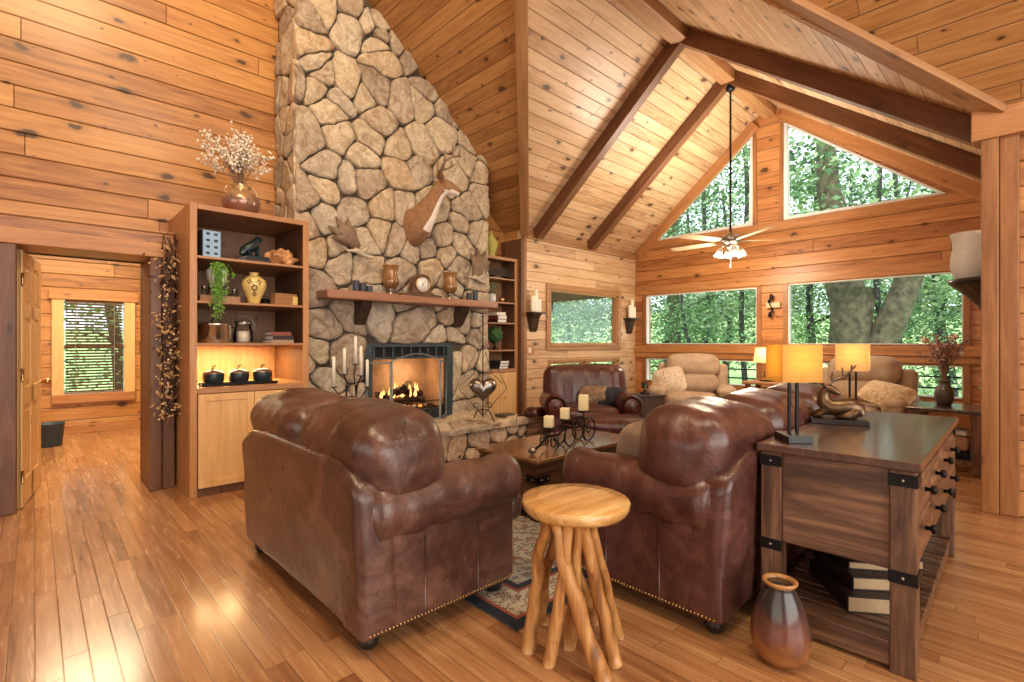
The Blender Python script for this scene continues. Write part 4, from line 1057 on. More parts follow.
for i in range(nc):
    for j in range(2):
        x0 = -CL/2+lg+cw*i+.008; z0 = .445+j*.163
        g = G(); g.box((x0, -CW/2+.002, z0), (x0+cw-.016, -CW/2+.03, z0+.155), 'walnut_x', bev=.008); o = g.build('drawer', ct)
        g = G(); cx, cz = x0+cw/2-.008, z0+.078
        Mx = Matrix.Translation((cx, -CW/2+.002, cz)) @ Matrix.Rotation(R(90), 4, 'X'); g.lathe([(.010, 0), (.008, .015), (.018, .022), (.020, .032), (.012, .040), (.0001, .041)], 'iron', M=Mx, n=12); g.build('knob', o)
g = G()
for s_ in (-1, 1): g.box((-CL/2+lg, s_*(CW/2-.04)-.02, .03), (CL/2-lg, s_*(CW/2-.04)+.02, .10), 'walnut_x')
g.build('side_rail', ct)
n_ = 26
for i in range(n_):
    x = -CL/2+.012+(CL-.024)*(i+.5)/n_; yy = CW/2-(lg+.002 if abs(x) > CL/2-lg-.02 else .015)
    if i == 0: continue
    g = G(); g.box((x-.022, -yy, .10), (x+.022, yy, .122), 'walnut_y', bev=.003); g.build('shelf_slat', ct)
g = G(); g.box((-CL/2+.0, -CW/2+lg, .10), (-CL/2+.075, CW/2-lg, .122), 'walnut_y'); g.build('shelf_slat', ct)
def book(label, size, loc, rz, cover='book_dark', group=None, pages='paper', tilt=0):
    """spine on -x side, pages show on the other three"""
    L_, W2, H_ = size; t = thing('book', label, 'book', loc, rz, group)
    if tilt: t.rotation_euler = (R(tilt), 0, R(rz))
    g = G(); c_ = min(.005, H_*.16); g.box((-L_/2, -W2/2, 0), (L_/2, W2/2, c_), cover, bev=.001); g.box((-L_/2, -W2/2, H_-c_), (L_/2, W2/2, H_), cover, bev=.001); g.box((-L_/2, -W2/2, c_), (-L_/2+c_, W2/2, H_-c_), cover, bev=.001); g.build('cover', t)
    g = G(); g.boxr((-L_/2+c_, -W2/2+.006, c_), (L_/2-.006, W2/2-.006, H_-c_), pages); g.build('page_block', t)
    return t
book('thick dark book at the bottom of the pile on the console shelf, pages showing', (.25, .40, .072), (2.81, .60, .122), -53)
book('middle dark book of the pile on the console shelf', (.22, .38, .058), (2.87, .615, .194), -50)
book('top dark book of the pile on the console shelf', (.20, .34, .036), (2.93, .63, .252), -54)
book('dark book lying flat further back on the console shelf', (.24, .34, .05), (3.42, .60, .122), -60)

def table_lamp(label, loc, rz, smat):
    t = thing('table_lamp', label, 'lamp', loc, rz); bz = .035
    g = G(); g.box((-.075, -.055, 0), (.075, .055, bz), 'black_wood', bev=.003); g.build('base', t)
    for y in (-.017, .017): g = G(); g.box((-.007, y-.006, bz), (.007, y+.006, .275), 'iron', bev=.001); g.build('post', t)
    g = G(); w, z0, z1, th = .088, .280, .452, .003
    g.box((-w, -w, z0), (-w+th, w, z1), smat, bev=0); g.box((w-th, -w, z0), (w, w, z1), smat, bev=0); g.box((-w+th, -w, z0), (w-th, -w+th, z1), smat, bev=0); g.box((-w+th, w-th, z0), (w-th, w, z1), smat, bev=0)
    g.build('lamp_shade', t)
    g = G(); g.box((-w, -.003, z0+.02), (w, .003, z0+.024), 'iron', bev=0); g.box((-.003, -w, z0+.02), (.003, w, z0+.024), 'iron', bev=0)
    g.lathe([(.012, .275), (.013, .30)], 'iron', n=10); g.lathe([(.012, .30), (.026, .335), (.024, .36), (.0001, .375)], 'bulb_glow', n=12); g.build('bulb', t)
    light('table_lamp_light', 'POINT', (loc[0], loc[1], loc[2]+.39), 1.1, (1, .72, .38), radius=.03)
    return t
table_lamp('nearer square amber-shaded black table lamp at the front of the console', (2.585, .80, CH), 42, 'shade_amber')
table_lamp('farther square-shaded black table lamp behind the stag figurine on the console', (3.86, .84, CH), 8, 'shade_cream')
# stag figurine
fg = thing('stag_figurine', 'bronze figurine of a reclining stag on a black plinth between the lamps', 'figurine', (3.36, .815, CH), 20)
g = G(); g.box((-.10, -.15, 0), (.10, .13, .028), 'black_wood', bev=.004); g.build('plinth', fg)
g = G()
g.tube([(.0, -.135, .050), (.0, -.115, .075), (0, -.07, .092), (0, -.01, .088), (0, .035, .092), (0, .058, .12), (0, .060, .155), (-.005, .052, .185), (-.012, .036, .198), (-.020, .012, .188), (-.026, -.012, .172), (-.028, -.022, .168)],
       [.012, .042, .056, .052, .050, .040, .032, .029, .027, .021, .014, .008], 'bronze', 14)
for sg in (-1, 1):
    g.tube([(sg*.03, -.09, .065), (sg*.058, -.05, .05), (sg*.060, .0, .038), (sg*.05, -.04, .036)], [.030, .024, .012, .008], 'bronze', 8)
    g.tube([(sg*.025, .05, .07), (sg*.045, .09, .048), (sg*.04, .115, .038), (sg*.035, .07, .036)], [.024, .016, .010, .008], 'bronze', 8)
    g.tube([(sg*.022-.008, .052, .205), (sg*.055-.008, .062, .212)], [.012, .003], 'bronze', 6)
g.build('body', fg)
g = G()
for sg in (-1, 1):
    b_ = [(-.01, .045+sg*.012, .215), (-.005, .055+sg*.040, .240), (-.005, .045+sg*.085, .262), (-.01, .035+sg*.110, .305), (-.015, .030+sg*.105, .335)]
    g.tube(b_, [.009, .009, .008, .006, .003], 'bronze', 6)
    for k_, q in ((1, (-.01, -.004*sg, .055)), (2, (-.01, -.012*sg, .060)), (3, (-.01, sg*.022, .030))):
        a_ = Vector(b_[k_]); g.tube([a_, a_+Vector(q)*.6, a_+Vector(q)], [.007, .006, .002], 'bronze', 5)
g.build('antlers', fg)
g = G(); g.lathe([(.050, 0), (.078, .010), (.102, .045), (.113, .10), (.108, .15), (.094, .21), (.074, .265), (.058, .295), (.054, .305), (.060, .318)], 'fired_clay', n=40)
g.lathe([(.058, .312), (.066, .322), (.066, .328), (.058, .331), (.048, .322), (.046, .29), (.05, .26), (.0001, .25)], 'rim_glaze', n=40, cap=False)
o = g.build('clay_vase', loc=(2.215, .735, 0)); tag(o, 'smoke-fired reddish brown clay vase on the floor at the console foot', 'vase')

# ------------------------------------------------------------------ bookcases
def bookcase(label, x0, x1, yf, yb, top, shelves, cz, loc0=None):
    t = thing('bookcase', label, 'bookcase', (0, 0, 0)); st_ = .055
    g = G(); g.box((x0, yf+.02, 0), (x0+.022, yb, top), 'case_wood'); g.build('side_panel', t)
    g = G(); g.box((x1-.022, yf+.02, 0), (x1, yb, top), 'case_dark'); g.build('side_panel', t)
    g = G(); g.box((x0+.022, yb-.02, .08), (x1-.022, yb, top-.02), 'case_back'); g.build('back_panel', t)
    g = G(); g.box((x0, yf, 0), (x0+st_, yf+.022, top), 'case_wood'); g.box((x1-st_, yf, 0), (x1, yf+.022, top), 'case_wood')
    g.box((x0+st_, yf, top-.045), (x1-st_, yf+.022, top), 'case_shelf'); g.box((x0+st_, yf, .0), (x1-st_, yf+.022, .07), 'case_dark'); g.box((x0+st_, yf-.004, cz-.05), (x1-st_, yf+.022, cz), 'case_shelf'); g.build('face_frame', t)
    g = G(); g.box((x0+.022, yf+.022, top-.02), (x1-.022, yb-.0, top), 'case_shelf'); g.build('top_board', t)
    for z in shelves+[cz]:
        g = G(); g.box((x0+.022, yf+.005 if z != cz else yf+.022, z-.022), (x1-.022, yb-.02, z), 'case_shelf'); g.build('shelf', t)
    mid = (x0+x1)/2
    for a, b, kx in ((x0+st_+.003, mid-.002, mid-.04), (mid+.002, x1-st_-.003, mid+.04)):
        g = G(); g.box((a, yf-.016, .075), (b, yf-.001, cz-.055), 'case_pine')
        fw = .06
        for q in (((a, .075), (a+fw, cz-.055)), ((b-fw, .075), (b, cz-.055)), ((a+fw, .075), (b-fw, .075+fw)), ((a+fw, cz-.055-fw), (b-fw, cz-.055))): g.box((q[0][0], yf-.024, q[0][1]), (q[1][0], yf-.014, q[1][1]), 'case_pine')
        o = g.build('door', t); g = G(); g.ball((kx, yf-.035, cz*.55), .014, 'brass', 8); g.tube([(kx, yf-.02, cz*.55), (kx, yf-.035, cz*.55)], .006, 'brass', 6); g.build('knob', o)
    return t
BX0, BX1, BY = .935, 1.925, 4.88; S1, S2, S3, SC_ = 2.04, 1.66, 1.30, .92
bookcase('tall wooden bookcase cabinet with lit lower niche between the doorway and the stone chimney', BX0, BX1, BY, YA-.02, 2.475, [S1, S2, S3], SC_)
light('niche_light', 'AREA', (1.40, 5.45, S3-.04), 16, (1, .70, .30), .7, .08, aim=(1.40, 5.5, 0))
light('niche_light', 'POINT', (1.06, 5.45, SC_+.10), 3.5, (1, .70, .30), radius=.04)
RX0, RX1, RY = 4.62, 5.275, 5.42
bookcase('narrow wooden bookcase in the niche on the far side of the stone chimney', RX0, RX1, RY, YA-.02, 2.56, [2.25, 1.90, 1.60, 1.20], .92)

# on top of the left bookcase
t = thing('flower_jug', 'round mottled pottery jug of dried white blossoms on top of the tall bookcase', 'vase', (1.40, 5.16, 2.475))
g = G(); g.lathe([(.07, 0), (.11, .02), (.155, .09), (.165, .14), (.15, .19), (.10, .235), (.07, .25), (.065, .27), (.085, .295), (.078, .295), (.058, .27), (.0001, .25)], 'raku', n=32)
for sg in (-1, 1): g.tube(arc((sg*.09, 0, .235), .045, -60 if sg > 0 else 120, 110 if sg > 0 else 290, 10), .010, 'raku', 8)
g.build('vase_body', t)
rnd = random.Random(11); g = G(); g2 = G()
for i in range(64):
    a_ = rnd.uniform(0, 2*PI); sp_ = rnd.uniform(.05, .36); hh = rnd.uniform(.30, .58)-sp_*.35
    tip = V(math.cos(a_)*sp_-.03, math.sin(a_)*sp_*.55, .27+hh)
    if i < 4: tip = V(rnd.uniform(-.10, .05), 0, rnd.uniform(.75, .95))
    pts = [V(0, 0, .24), V(tip.x*.3, tip.y*.3, .27+hh*.45), tip]
    g.tube(pts, [.003, .002, .001], 'dry_stem', 4)
    if i >= 4:
        for k in range(16):
            f = rnd.uniform(.45, 1.05); p = pts[1].lerp(pts[2], max(0, f*1.0-.1))+V(*[rnd.gauss(0, .022) for _ in range(3)])
            if p.z < .33: continue
            g2.ball(p, rnd.uniform(.007, .015), 'dry_white', 4)
g.build('stem', t); o = g2.build('blossom', t); o['kind'] = 'stuff'

# dried vine garland beside the doorway
t = thing('dried_vine_garland', 'dried berry and leaf garland hanging on the side of the tall bookcase by the doorway', 'garland', (.875, 5.33, 0))
rnd = random.Random(4); g = G(); g2 = G(); g3 = G()
for k in range(5):
    pts = [V(rnd.uniform(-.04, .04)+.02*math.sin(i*1.1+k), -.02+rnd.uniform(-.05, .0), 2.22-i*.105) for i in range(16)]
    g.tube(pts, .004, 'vine_brown', 5)
g.tube([(-.06, 0, 2.14), (-.05, -.01, 2.26), (.02, -.02, 2.26), (.035, -.02, 2.10), (.03, -.02, 1.8)], .005, 'vine_brown', 5)
for i in range(420):
    z = rnd.uniform(.62, 2.12); p = V(rnd.gauss(-.02, .05), -.05+rnd.gauss(0, .035), z)
    d = Vector((rnd.uniform(-1, 1), rnd.uniform(-1, .2), rnd.uniform(-1, 1))).normalized(); w = d.orthogonal().normalized(); s_ = rnd.uniform(.018, .034)
    if rnd.random() < .72: g2.add([p, p+d*s_+w*s_*.5, p+d*s_*2, p+d*s_-w*s_*.5], [(0, 1, 2, 3)], 'vine_leaf' if rnd.random() < .6 else 'vine_brown', False)
    else: g3.ball(p, rnd.uniform(.006, .012), 'vine_berry', 5)
g.build('vine', t); o = g2.build('leaves', t); o['kind'] = 'stuff'; o = g3.build('berries', t); o['kind'] = 'stuff'

# shelf 1
g = G(); g.box((-.075, -.02, 0), (.075, .14, .245), 'dark_tin'); g.box((-.07, -.03, .003), (.07, -.02, .242), 'blue_tin')
for i in range(4):
    for x in (-.032, .032): g.box((x-.014, -.034, .035+i*.056), (x+.014, -.029, .055+i*.056), 'dark_tin', bev=.001)
o = g.build('pierced_box', loc=(1.12, 5.02, S1), rz=R(6)); tag(o, 'tall pale blue box with dark square holes on the top shelf of the bookcase', 'box')
book('lower flat book beneath the dark seated animal figurine', (.30, .22, .028), (1.47, 5.06, S1), 92, 'book_dark', None, 'paper_white')
book('upper flat book beneath the dark seated animal figurine', (.27, .20, .024), (1.47, 5.06, S1+.028), 95, 'green_black', None, 'paper_white')
g = G(); g.tube([(-.085, 0, .02), (-.06, 0, .06), (-.02, 0, .085), (.03, 0, .125), (.05, 0, .165), (.075, 0, .18), (.10, 0, .168)], [.02, .045, .05, .042, .028, .026, .010], 'green_black', 14)
for x, y in ((.05, -.025), (.05, .025)): g.tube([(x-.01, y, .11), (x+.005, y, .06), (x, y, .0), (x+.02, y, .005)], [.018, .013, .011, .008], 'green_black', 8)
for y in (-.03, .03): g.tube([(-.05, y, .05), (-.01, y, .03), (.0, y, .008), (.025, y, .008)], [.028, .018, .012, .008], 'green_black', 8)
for y in (-.015, .015): g.tube([(.045, y, .185), (.04, y, .205)], [.008, .002], 'green_black', 5)
o = g.build('animal_figurine', loc=(1.46, 5.06, S1+.0525), rz=0); tag(o, 'dark seated animal figurine on two flat books, top shelf of the bookcase', 'figurine')
g = G(); g.rbox((.24, .15, .14), .06, 'crystal_rock', c=(0, 0, .065), mid=10, nz=.07, nsc=14, puff=.02, warp=lambda p: Vector((p.x, p.y, max(-.065, p.z*(1-.25*(p.x > .05))))))
o = g.build('mineral_rock', loc=(1.74, 5.06, S1)); tag(o, 'jagged orange-brown mineral rock on the top shelf of the bookcase', 'rock')
# shelf 2
t = thing('trailing_plant', 'white pot with a bright green trailing plant hanging over the second bookcase shelf', 'potted plant', (1.17, 5.02, S2+.148))
g = G(); g.lathe([(.05, 0), (.075, .05), (.085, .11), (.08, .14), (.07, .14), (.0001, .12)], 'white_ceramic', n=20); g.build('pot', t)
rnd = random.Random(9); g = G()
for i in range(46):
    a_ = rnd.uniform(0, 2*PI); r_ = rnd.uniform(.04, .13); fr = i < 30; dr = rnd.uniform(.10, .22) if not fr else rnd.uniform(.18, .44)
    tx = rnd.gauss(-.03, .022) if fr else math.cos(a_)*r_; ty = -.17+rnd.uniform(-.03, .01) if fr else -abs(math.sin(a_)*r_)*.7
    pts = [V(0, 0, .12), V(tx*.7, ty*.6, .19), V(tx, ty, .12)]+[V(tx+rnd.gauss(0, .006), ty+rnd.gauss(0, .005), .12-dr*k/5) for k in range(1, 6)]
    if not fr: pts = pts[:4]
    g.tube(pts, .0025, 'stem_green', 4)
    for k in range(26):
        j = rnd.randrange(1, len(pts)-1); p = pts[j].lerp(pts[j+1], rnd.random())
        d = Vector((rnd.uniform(-1, 1), rnd.uniform(-1, .3), rnd.uniform(-.8, .6))).normalized(); w = d.orthogonal().normalized(); s_ = rnd.uniform(.006, .012)
        g.add([p, p+d*s_+w*s_*.7, p+d*s_*2.2, p+d*s_-w*s_*.7], [(0, 1, 2, 3)], 'leaf_bright', False)
o = g.build('foliage', t); o['kind'] = 'stuff'
t = thing('jar_caddy', 'low wooden crate under the trailing plant holding small glass jars', 'crate', (1.20, 5.08, S2))
g = G(); g.box((-.155, -.05, 0), (.155, .05, .012), 'case_shelf'); g.box((-.155, -.055, 0), (.155, -.047, .06), 'case_back'); g.box((-.155, .047, 0), (.155, .055, .06), 'case_back'); g.box((-.16, -.055, 0), (-.152, .055, .06), 'case_back'); g.box((.152, -.055, 0), (.16, .055, .06), 'case_back'); g.build('crate_box', t)
jn = 0
for x, y, h, wd in ((-.12, -.02, .13, 'far left'), (-.065, .0, .145, 'second from the left'), (.0, -.01, .135, 'middle'), (.06, .0, .14, 'second from the right'), (.12, -.015, .12, 'far right')):
    g = G(); g.lathe([(.022, 0), (.024, .01), (.024, h*.72), (.018, h*.80), (.0001, h*.8)], 'jar_glass' if jn else 'jar_glass', n=14)
    jt = thing('glass_jar', 'small pewter-lidded jar in the low crate, %s of the five' % wd, 'jar', (1.20+x, 5.08+y, S2+.012), 0, 'small jars in the low crate'); jn += 1
    g.build('jar_body', jt); g = G(); g.lathe([(.020, h*.78), (.022, h*.80), (.022, h), (.0001, h)], 'pewter', n=14); g.build('lid', jt)
t = thing('painted_vase', 'yellow glazed vase with a dark painted flower on the second bookcase shelf', 'vase', (1.475, 5.03, S2))
vp = [(.045, 0), (.05, .015), (.060, .05), (.095, .13), (.108, .18), (.098, .22), (.06, .255), (.036, .265), (.036, .285), (.046, .29), (.038, .29), (.0001, .27)]
g = G(); g.lathe(vp, 'yellow_glaze', n=32); g.build('vase_body', t)
g = G(); rnd = random.Random(5)
def onv(a_, z):
    for (r0, z0), (r1, z1) in zip(vp, vp[1:]):
        if z0 <= z <= z1 and z1 > z0: r = r0+(r1-r0)*(z-z0)/(z1-z0); return V(math.cos(a_)*(r+.002), math.sin(a_)*(r+.002), z)
for cx_, cz_, n_, r_ in ((-1.80, .145, 7, .022), (-1.45, .20, 4, .016), (-2.2, .20, 4, .016), (-1.8, .09, 4, .015)):
    for k in range(n_):
        a2 = 2*PI*k/n_; g.ball(onv(cx_+math.cos(a2)*r_*9, cz_+math.sin(a2)*r_), .008, 'flower_paint', 6)
g.build('painted_flower', t)
t = thing('wooden_box', 'small wooden box with an arched wire handle at the end of the second bookcase shelf', 'box', (1.745, 5.04, S2), 8)
g = G(); g.box((-.105, -.05, 0), (.105, .05, .10), 'case_shelf'); g.box((-.107, -.052, .10), (.107, .052, .115), 'case_back'); g.build('box_body', t)
g = G(); g.tube(arc((-.0, 0, .115), .04, 0, 180, 10), .004, 'iron', 6); g.build('handle', t)
g = G(); g.box((.06, -.062, .01), (.11, -.054, .09), 'yellow_glaze'); g.build('tag_plate', t)
t = thing('small_kettle', 'tiny dark lidded pot between the yellow vase and the wooden box', 'pot', (1.625, 5.20, S2))
g = G(); g.lathe([(.03, 0), (.045, .02), (.045, .05), (.02, .07), (.0001, .07)], 'iron', n=16); g.build('pot_body', t); g = G(); g.tube(arc((0, 0, .06), .035, 0, 180, 10), .003, 'iron', 5); g.build('handle', t)
# shelf 3
t = thing('stock_pot', 'large shiny metal stock pot with lid and ring handles on the third bookcase shelf', 'pot', (1.165, 5.06, S3))
g = G(); g.lathe([(.125, 0), (.13, .008), (.13, .155), (.136, .16), (.13, .166)], 'chrome', n=36); g.build('pot_body', t)
g = G(); g.lathe([(.134, .166), (.12, .178), (.05, .186), (.0001, .187)], 'chrome', n=36); g.tube(arc((0, 0, .185), .035, 0, 180, 10), .006, 'iron', 6); g.build('lid', t)
for sg in (-1, 1): g = G(); g.tube(arc((sg*.13, 0, .11), .035, -90, 90, 8, (sg, 0, 0), (0, 0, 1)), .005, 'iron', 6); g.build('handle', t)
t = thing('glass_canister', 'wire-handled glass and metal canister next to the stock pot', 'canister', (1.395, 5.07, S3))
g = G(); g.lathe([(.075, 0), (.085, .02), (.08, .10), (.065, .15), (.062, .17)], 'jar_glass', n=26, cap=False); g.build('glass_body', t)
g = G(); g.lathe([(.045, .004), (.05, .01), (.05, .11), (.0001, .11)], 'white_wax', n=18); g.build('candle', t)
g = G(); g.lathe([(.07, .17), (.072, .18), (.07, .20), (.06, .205), (.055, .17)], 'pewter', n=26, cap=False); g.lathe([(.09, 0), (.092, .008), (.085, .012), (.075, .004)], 'pewter', n=26); g.build('metal_rim', t)
g = G(); g.tube(arc((0, 0, .15), .10, -20, 130, 12), .004, 'pewter', 6); g.build('handle', t)
book('pale flat book at the bottom of the short stack on the third bookcase shelf', (.29, .20, .030), (1.69, 5.05, S3), 90, 'tan_fabric', None, 'paper_white')
book('middle book of the short stack on the third bookcase shelf', (.24, .19, .040), (1.70, 5.05, S3+.030), 92, 'book_dark', None, 'paper_white')
book('top book of the short stack on the third bookcase shelf', (.24, .18, .035), (1.69, 5.05, S3+.070), 88, 'book_red', None, 'paper_white')
# lit niche: three canisters on a tray
g = G(); g.box((-.31, -.07, 0), (.31, .07, .012), 'iron'); g.box((-.315, -.075, .008), (.315, -.065, .025), 'iron'); g.box((-.315, .065, .008), (.315, .075, .025), 'iron')
o = g.build('tray', loc=(1.36, 5.06, SC_)); tag(o, 'black metal tray under three dark canisters in the lit niche', 'tray')
for k, (x, wd) in enumerate(((1.15, 'left one, nearest the doorway'), (1.355, 'middle one'), (1.555, 'right one, nearest the chimney'))):
    t = thing('lidded_canister', 'dark ribbed canister with pale lid in the lit niche, %s' % wd, 'canister', (x, 5.05, SC_+.012), 0, 'canisters in the lit niche')
    g = G(); k_ = 32; pf = [(.06, 0), (.078, .02), (.085, .07), (.082, .095)]
    vs = []; fs = []
    for r, z in pf:
        for j in range(k_):
            a_ = 2*PI*j/k_; rr = r*(1+.03*math.cos(a_*12)); vs.append((rr*math.cos(a_), rr*math.sin(a_), z))
    for i in range(len(pf)-1):
        for j in range(k_): fs.append((i*k_+j, i*k_+(j+1) % k_, (i+1)*k_+(j+1) % k_, (i+1)*k_+j))
    fs.append(tuple(reversed(range(k_)))); g.add(vs, fs, 'green_black'); g.build('canister_body', t)
    g = G(); g.lathe([(.088, .095), (.085, .105), (.045, .125), (.02, .13), (.0001, .13)], 'pewter', n=24); o = g.build('lid', t)
    g = G(); g.tube([(-.02, 0, .13), (0, 0, .145), (0, 0, .16), (.018, 0, .165)], .006, 'iron', 6); g.tube([(0, 0, .155), (-.016, 0, .165)], .005, 'iron', 5); g.build('knob', o)

# right bookcase
g = G(); k_ = 6
g.lathe([(.075, 0), (.08, .01), (.055, .05), (.09, .14), (.11, .20), (.075, .27), (.05, .30), (.02, .36), (.0001, .40)], 'amber_glaze', n=8, smooth=False)
o = g.build('lidded_urn', loc=(4.86, 5.56, 2.56)); tag(o, 'faceted yellow-green urn with pointed lid on top of the narrow bookcase', 'urn')
g = G(); rnd = random.Random(8)
for k in range(3):
    a_ = -.3+k*1.2; g.tube([(0, 0, .03), (.07*math.cos(a_), .03, .06+.01*k), (.15*math.cos(a_), .0, .13), (.12*math.cos(a_)+.05, 0, .19)], [.012, .010, .008, .003], 'antler', 7)
    g.tube([(.08*math.cos(a_), .02, .07), (.12*math.cos(a_), -.03, .12)], [.008, .003], 'antler', 6)
g.tube([(-.14, 0, .012), (-.05, 0, .03), (.05, .0, .03), (.15, 0, .012)], [.008, .013, .013, .006], 'antler', 7)
o = g.build('antler_piece', loc=(4.99, 5.56, 2.25)); tag(o, 'small shed antlers on the uppermost shelf of the narrow bookcase', 'antlers')
t = thing('potted_greenery', 'small white pot of grey-green leaves on the narrow bookcase', 'potted plant', (4.86, 5.54, 1.90))
g = G(); g.lathe([(.05, 0), (.06, .02), (.06, .10), (.045, .12), (.0001, .11)], 'white_ceramic', n=18); g.build('pot', t)
g = G()
for i in range(150):
    p = V(rnd.gauss(0, .05), rnd.gauss(0, .03), rnd.uniform(.11, .28)); d = Vector((rnd.uniform(-1, 1), rnd.uniform(-1, 1), rnd.uniform(0, 1))).normalized(); w = d.orthogonal().normalized(); s_ = .014
    g.add([p, p+d*s_+w*s_*.6, p+d*s_*2.2, p+d*s_-w*s_*.6], [(0, 1, 2, 3)], 'leaf_light' if i % 3 else 'leaf_green', False)
for i in range(6): g.tube([(0, 0, .10), (rnd.gauss(0, .04), rnd.gauss(0, .02), .26)], .002, 'stem_green', 4)
o = g.build('foliage', t); o['kind'] = 'stuff'
g = G(); g.ball((0, 0, .045), .045, 'brass', 12); g.lathe([(.02, 0), (.03, .004), (.01, .02)], 'brass', n=12); o = g.build('brass_ball', loc=(5.06, 5.54, 1.90)); tag(o, 'little brass ball ornament beside the small white plant pot', 'ornament')
for k, (h, c_, dx) in enumerate(((.05, 'book_dark', 0), (.055, 'book_red', .01), (.045, 'paper_white', -.01))):
    book(['bottom', 'middle', 'top'][k]+' book of the flat stack on the narrow bookcase above the topiary', (.18, .27, h), (4.96+dx, 5.56, 1.60+[0, .05, .105][k]), 0, c_, None, 'paper_white')
t = thing('topiary', 'dark green topiary ball on a black stand in the narrow bookcase', 'plant', (4.93, 5.56, 1.20))
g = G(); g.lathe([(.06, 0), (.065, .01), (.02, .03), (.015, .10), (.03, .12), (.0001, .12)], 'iron', n=16); g.build('stand', t)
g = G(); g.rbox((.23, .23, .23), .114, 'topiary_green', c=(0, 0, .225), nz=.03, nsc=30, mid=3, seg=7); g.build('leaf_ball', t)
for k in range(3): book(['lowest', 'second', 'upper'][k]+' book of the stack on the bottom shelf of the narrow bookcase', (.18, .26, .04), (5.0+.01*k, 5.56, .92+.04*k), 0, ['book_blue', 'book_dark', 'book_blue'][k], None, 'paper_white')

# ------------------------------------------------------------------ on the mantel
MZ = 1.843
for x, h, w_ in ((2.50, .13, 'tallest'), (2.58, .10, 'middle-height'), (2.655, .08, 'shortest')):
    g = G(); g.lathe([(.034, 0), (.036, .004), (.036, h-.004), (.030, h), (.0001, h-.003)], 'book_blue', n=18); g.tube([(0, 0, h-.003), (0, 0, h+.012)], .0015, 'soot', 4)
    o = g.build('dark_candle', loc=(x, 5.06, MZ)); tag(o, '%s dark pillar candle at the bookcase end of the mantel' % w_, 'candle', 'dark candles at the near mantel end')
for x, h, w_ in ((4.05, .10, 'shorter'), (4.15, .14, 'taller')):
    g = G(); g.lathe([(.034, 0), (.036, .004), (.036, h-.004), (.030, h), (.0001, h-.003)], 'book_blue', n=18); g.tube([(0, 0, h-.003), (0, 0, h+.012)], .0015, 'soot', 4)
    o = g.build('dark_candle', loc=(x, 5.06, MZ)); tag(o, '%s dark pillar candle at the far end of the mantel' % w_, 'candle', 'dark candles at the far mantel end')
for x, lb in ((2.93, 'mottled brown glass hurricane lamp on the mantel left of the clock'), (3.76, 'mottled brown glass hurricane lamp on the mantel right of the clock')):
    t = thing('hurricane_lamp', lb, 'candle holder', (x, 5.08, MZ))
    g = G(); g.lathe([(.055, 0), (.06, .01), (.025, .03), (.025, .05), (.05, .065)], 'pewter', n=22); g.build('foot', t)
    g = G(); g.lathe([(.045, .065), (.085, .12), (.088, .17), (.070, .25), (.085, .325), (.098, .335), (.082, .325), (.065, .25), (.082, .17), (.078, .125), (.0001, .075)], 'brown_glass', n=26); g.build('glass_body', t)
t = thing('mantel_clock', 'wooden hump-backed mantel clock with a white round dial', 'clock', (3.33, 5.09, MZ))
g = G(); prof = [(-.28, 0), (-.28, .03), (-.18, .04), (-.13, .07), (-.11, .15)]+[(.125*math.cos(R(a_)), .15+.125*math.sin(R(a_))*1.0) for a_ in range(165, 14, -15)]+[(.11, .15), (.13, .07), (.18, .04), (.28, .03), (.28, 0)]
g.prism([(x, -.05, z) for x, z in prof], (0, .10, 0), 'walnut_x'); g.build('case', t)
g = G(); My = Matrix.Translation((0, -.052, .15)) @ Matrix.Rotation(R(90), 4, 'X'); g.lathe([(.0001, .006), (.088, .006), (.088, 0)], 'white_ceramic', M=My, n=30); g.build('dial', t)
g = G(); g.lathe([(.086, 0), (.098, .0), (.098, .012), (.090, .014), (.086, .008), (.086, 0)], 'brass', M=My, n=30, cap=False); g.build('bezel', t)
g = G()
for a_, l_, w_ in ((60, .055, .004), (-120, .04, .005)): g.prism([(-w_*math.sin(R(a_)), -.062, .15+w_*math.cos(R(a_))), (w_*math.sin(R(a_)), -.062, .15-w_*math.cos(R(a_))), (l_*math.cos(R(a_)), -.062, .15+l_*math.sin(R(a_)))], (0, .002, 0), 'iron')
for k in range(12): a_ = k*30; g.box((.074*math.cos(R(a_))-.003, -.061, .15+.074*math.sin(R(a_))-.003), (.074*math.cos(R(a_))+.003, -.058, .15+.074*math.sin(R(a_))+.003), 'iron', bev=0)
g.build('hand', t)

# deer shoulder mount
t = thing('deer_mount', 'taxidermy buck head with antlers mounted on the stone chimney above the mantel', 'deer head', (3.30, YF-.06, 2.72))
g = G()
spine = [((.04, .09, -.02), .15, .24), ((.045, .02, .0), .155, .245), ((.06, -.07, .05), .135, .20), ((.10, -.15, .15), .105, .145), ((.14, -.22, .27), .082, .105), ((.17, -.27, .36), .074, .090), ((.20, -.31, .425), .082, .094), ((.245, -.335, .440), .080, .088), ((.30, -.36, .425), .068, .074), ((.36, -.385, .400), .052, .056), ((.40, -.40, .385), .044, .047), ((.420, -.41, .378), .024, .028)]
n_ = 20; vs = []; fs = []; mats = []
for i, (p, rw, rh) in enumerate(spine):
    a_ = Vector(spine[max(0, i-1)][0]); b_ = Vector(spine[min(len(spine)-1, i+1)][0]); d = (b_-a_).normalized()
    if i < 2: d = V(.15, -1, .25).normalized()
    side = d.cross(V(0, 0, 1)).normalized(); u = side.cross(d).normalized()
    for j in range(n_):
        q = 2*PI*j/n_; vs.append(Vector(p)+side*rw*math.cos(q)+u*rh*math.sin(q)*(1.0))
g.v = vs
mi_f, mi_w, mi_n = g.mi('deer_fur'), g.mi('deer_white'), g.mi('deer_nose')
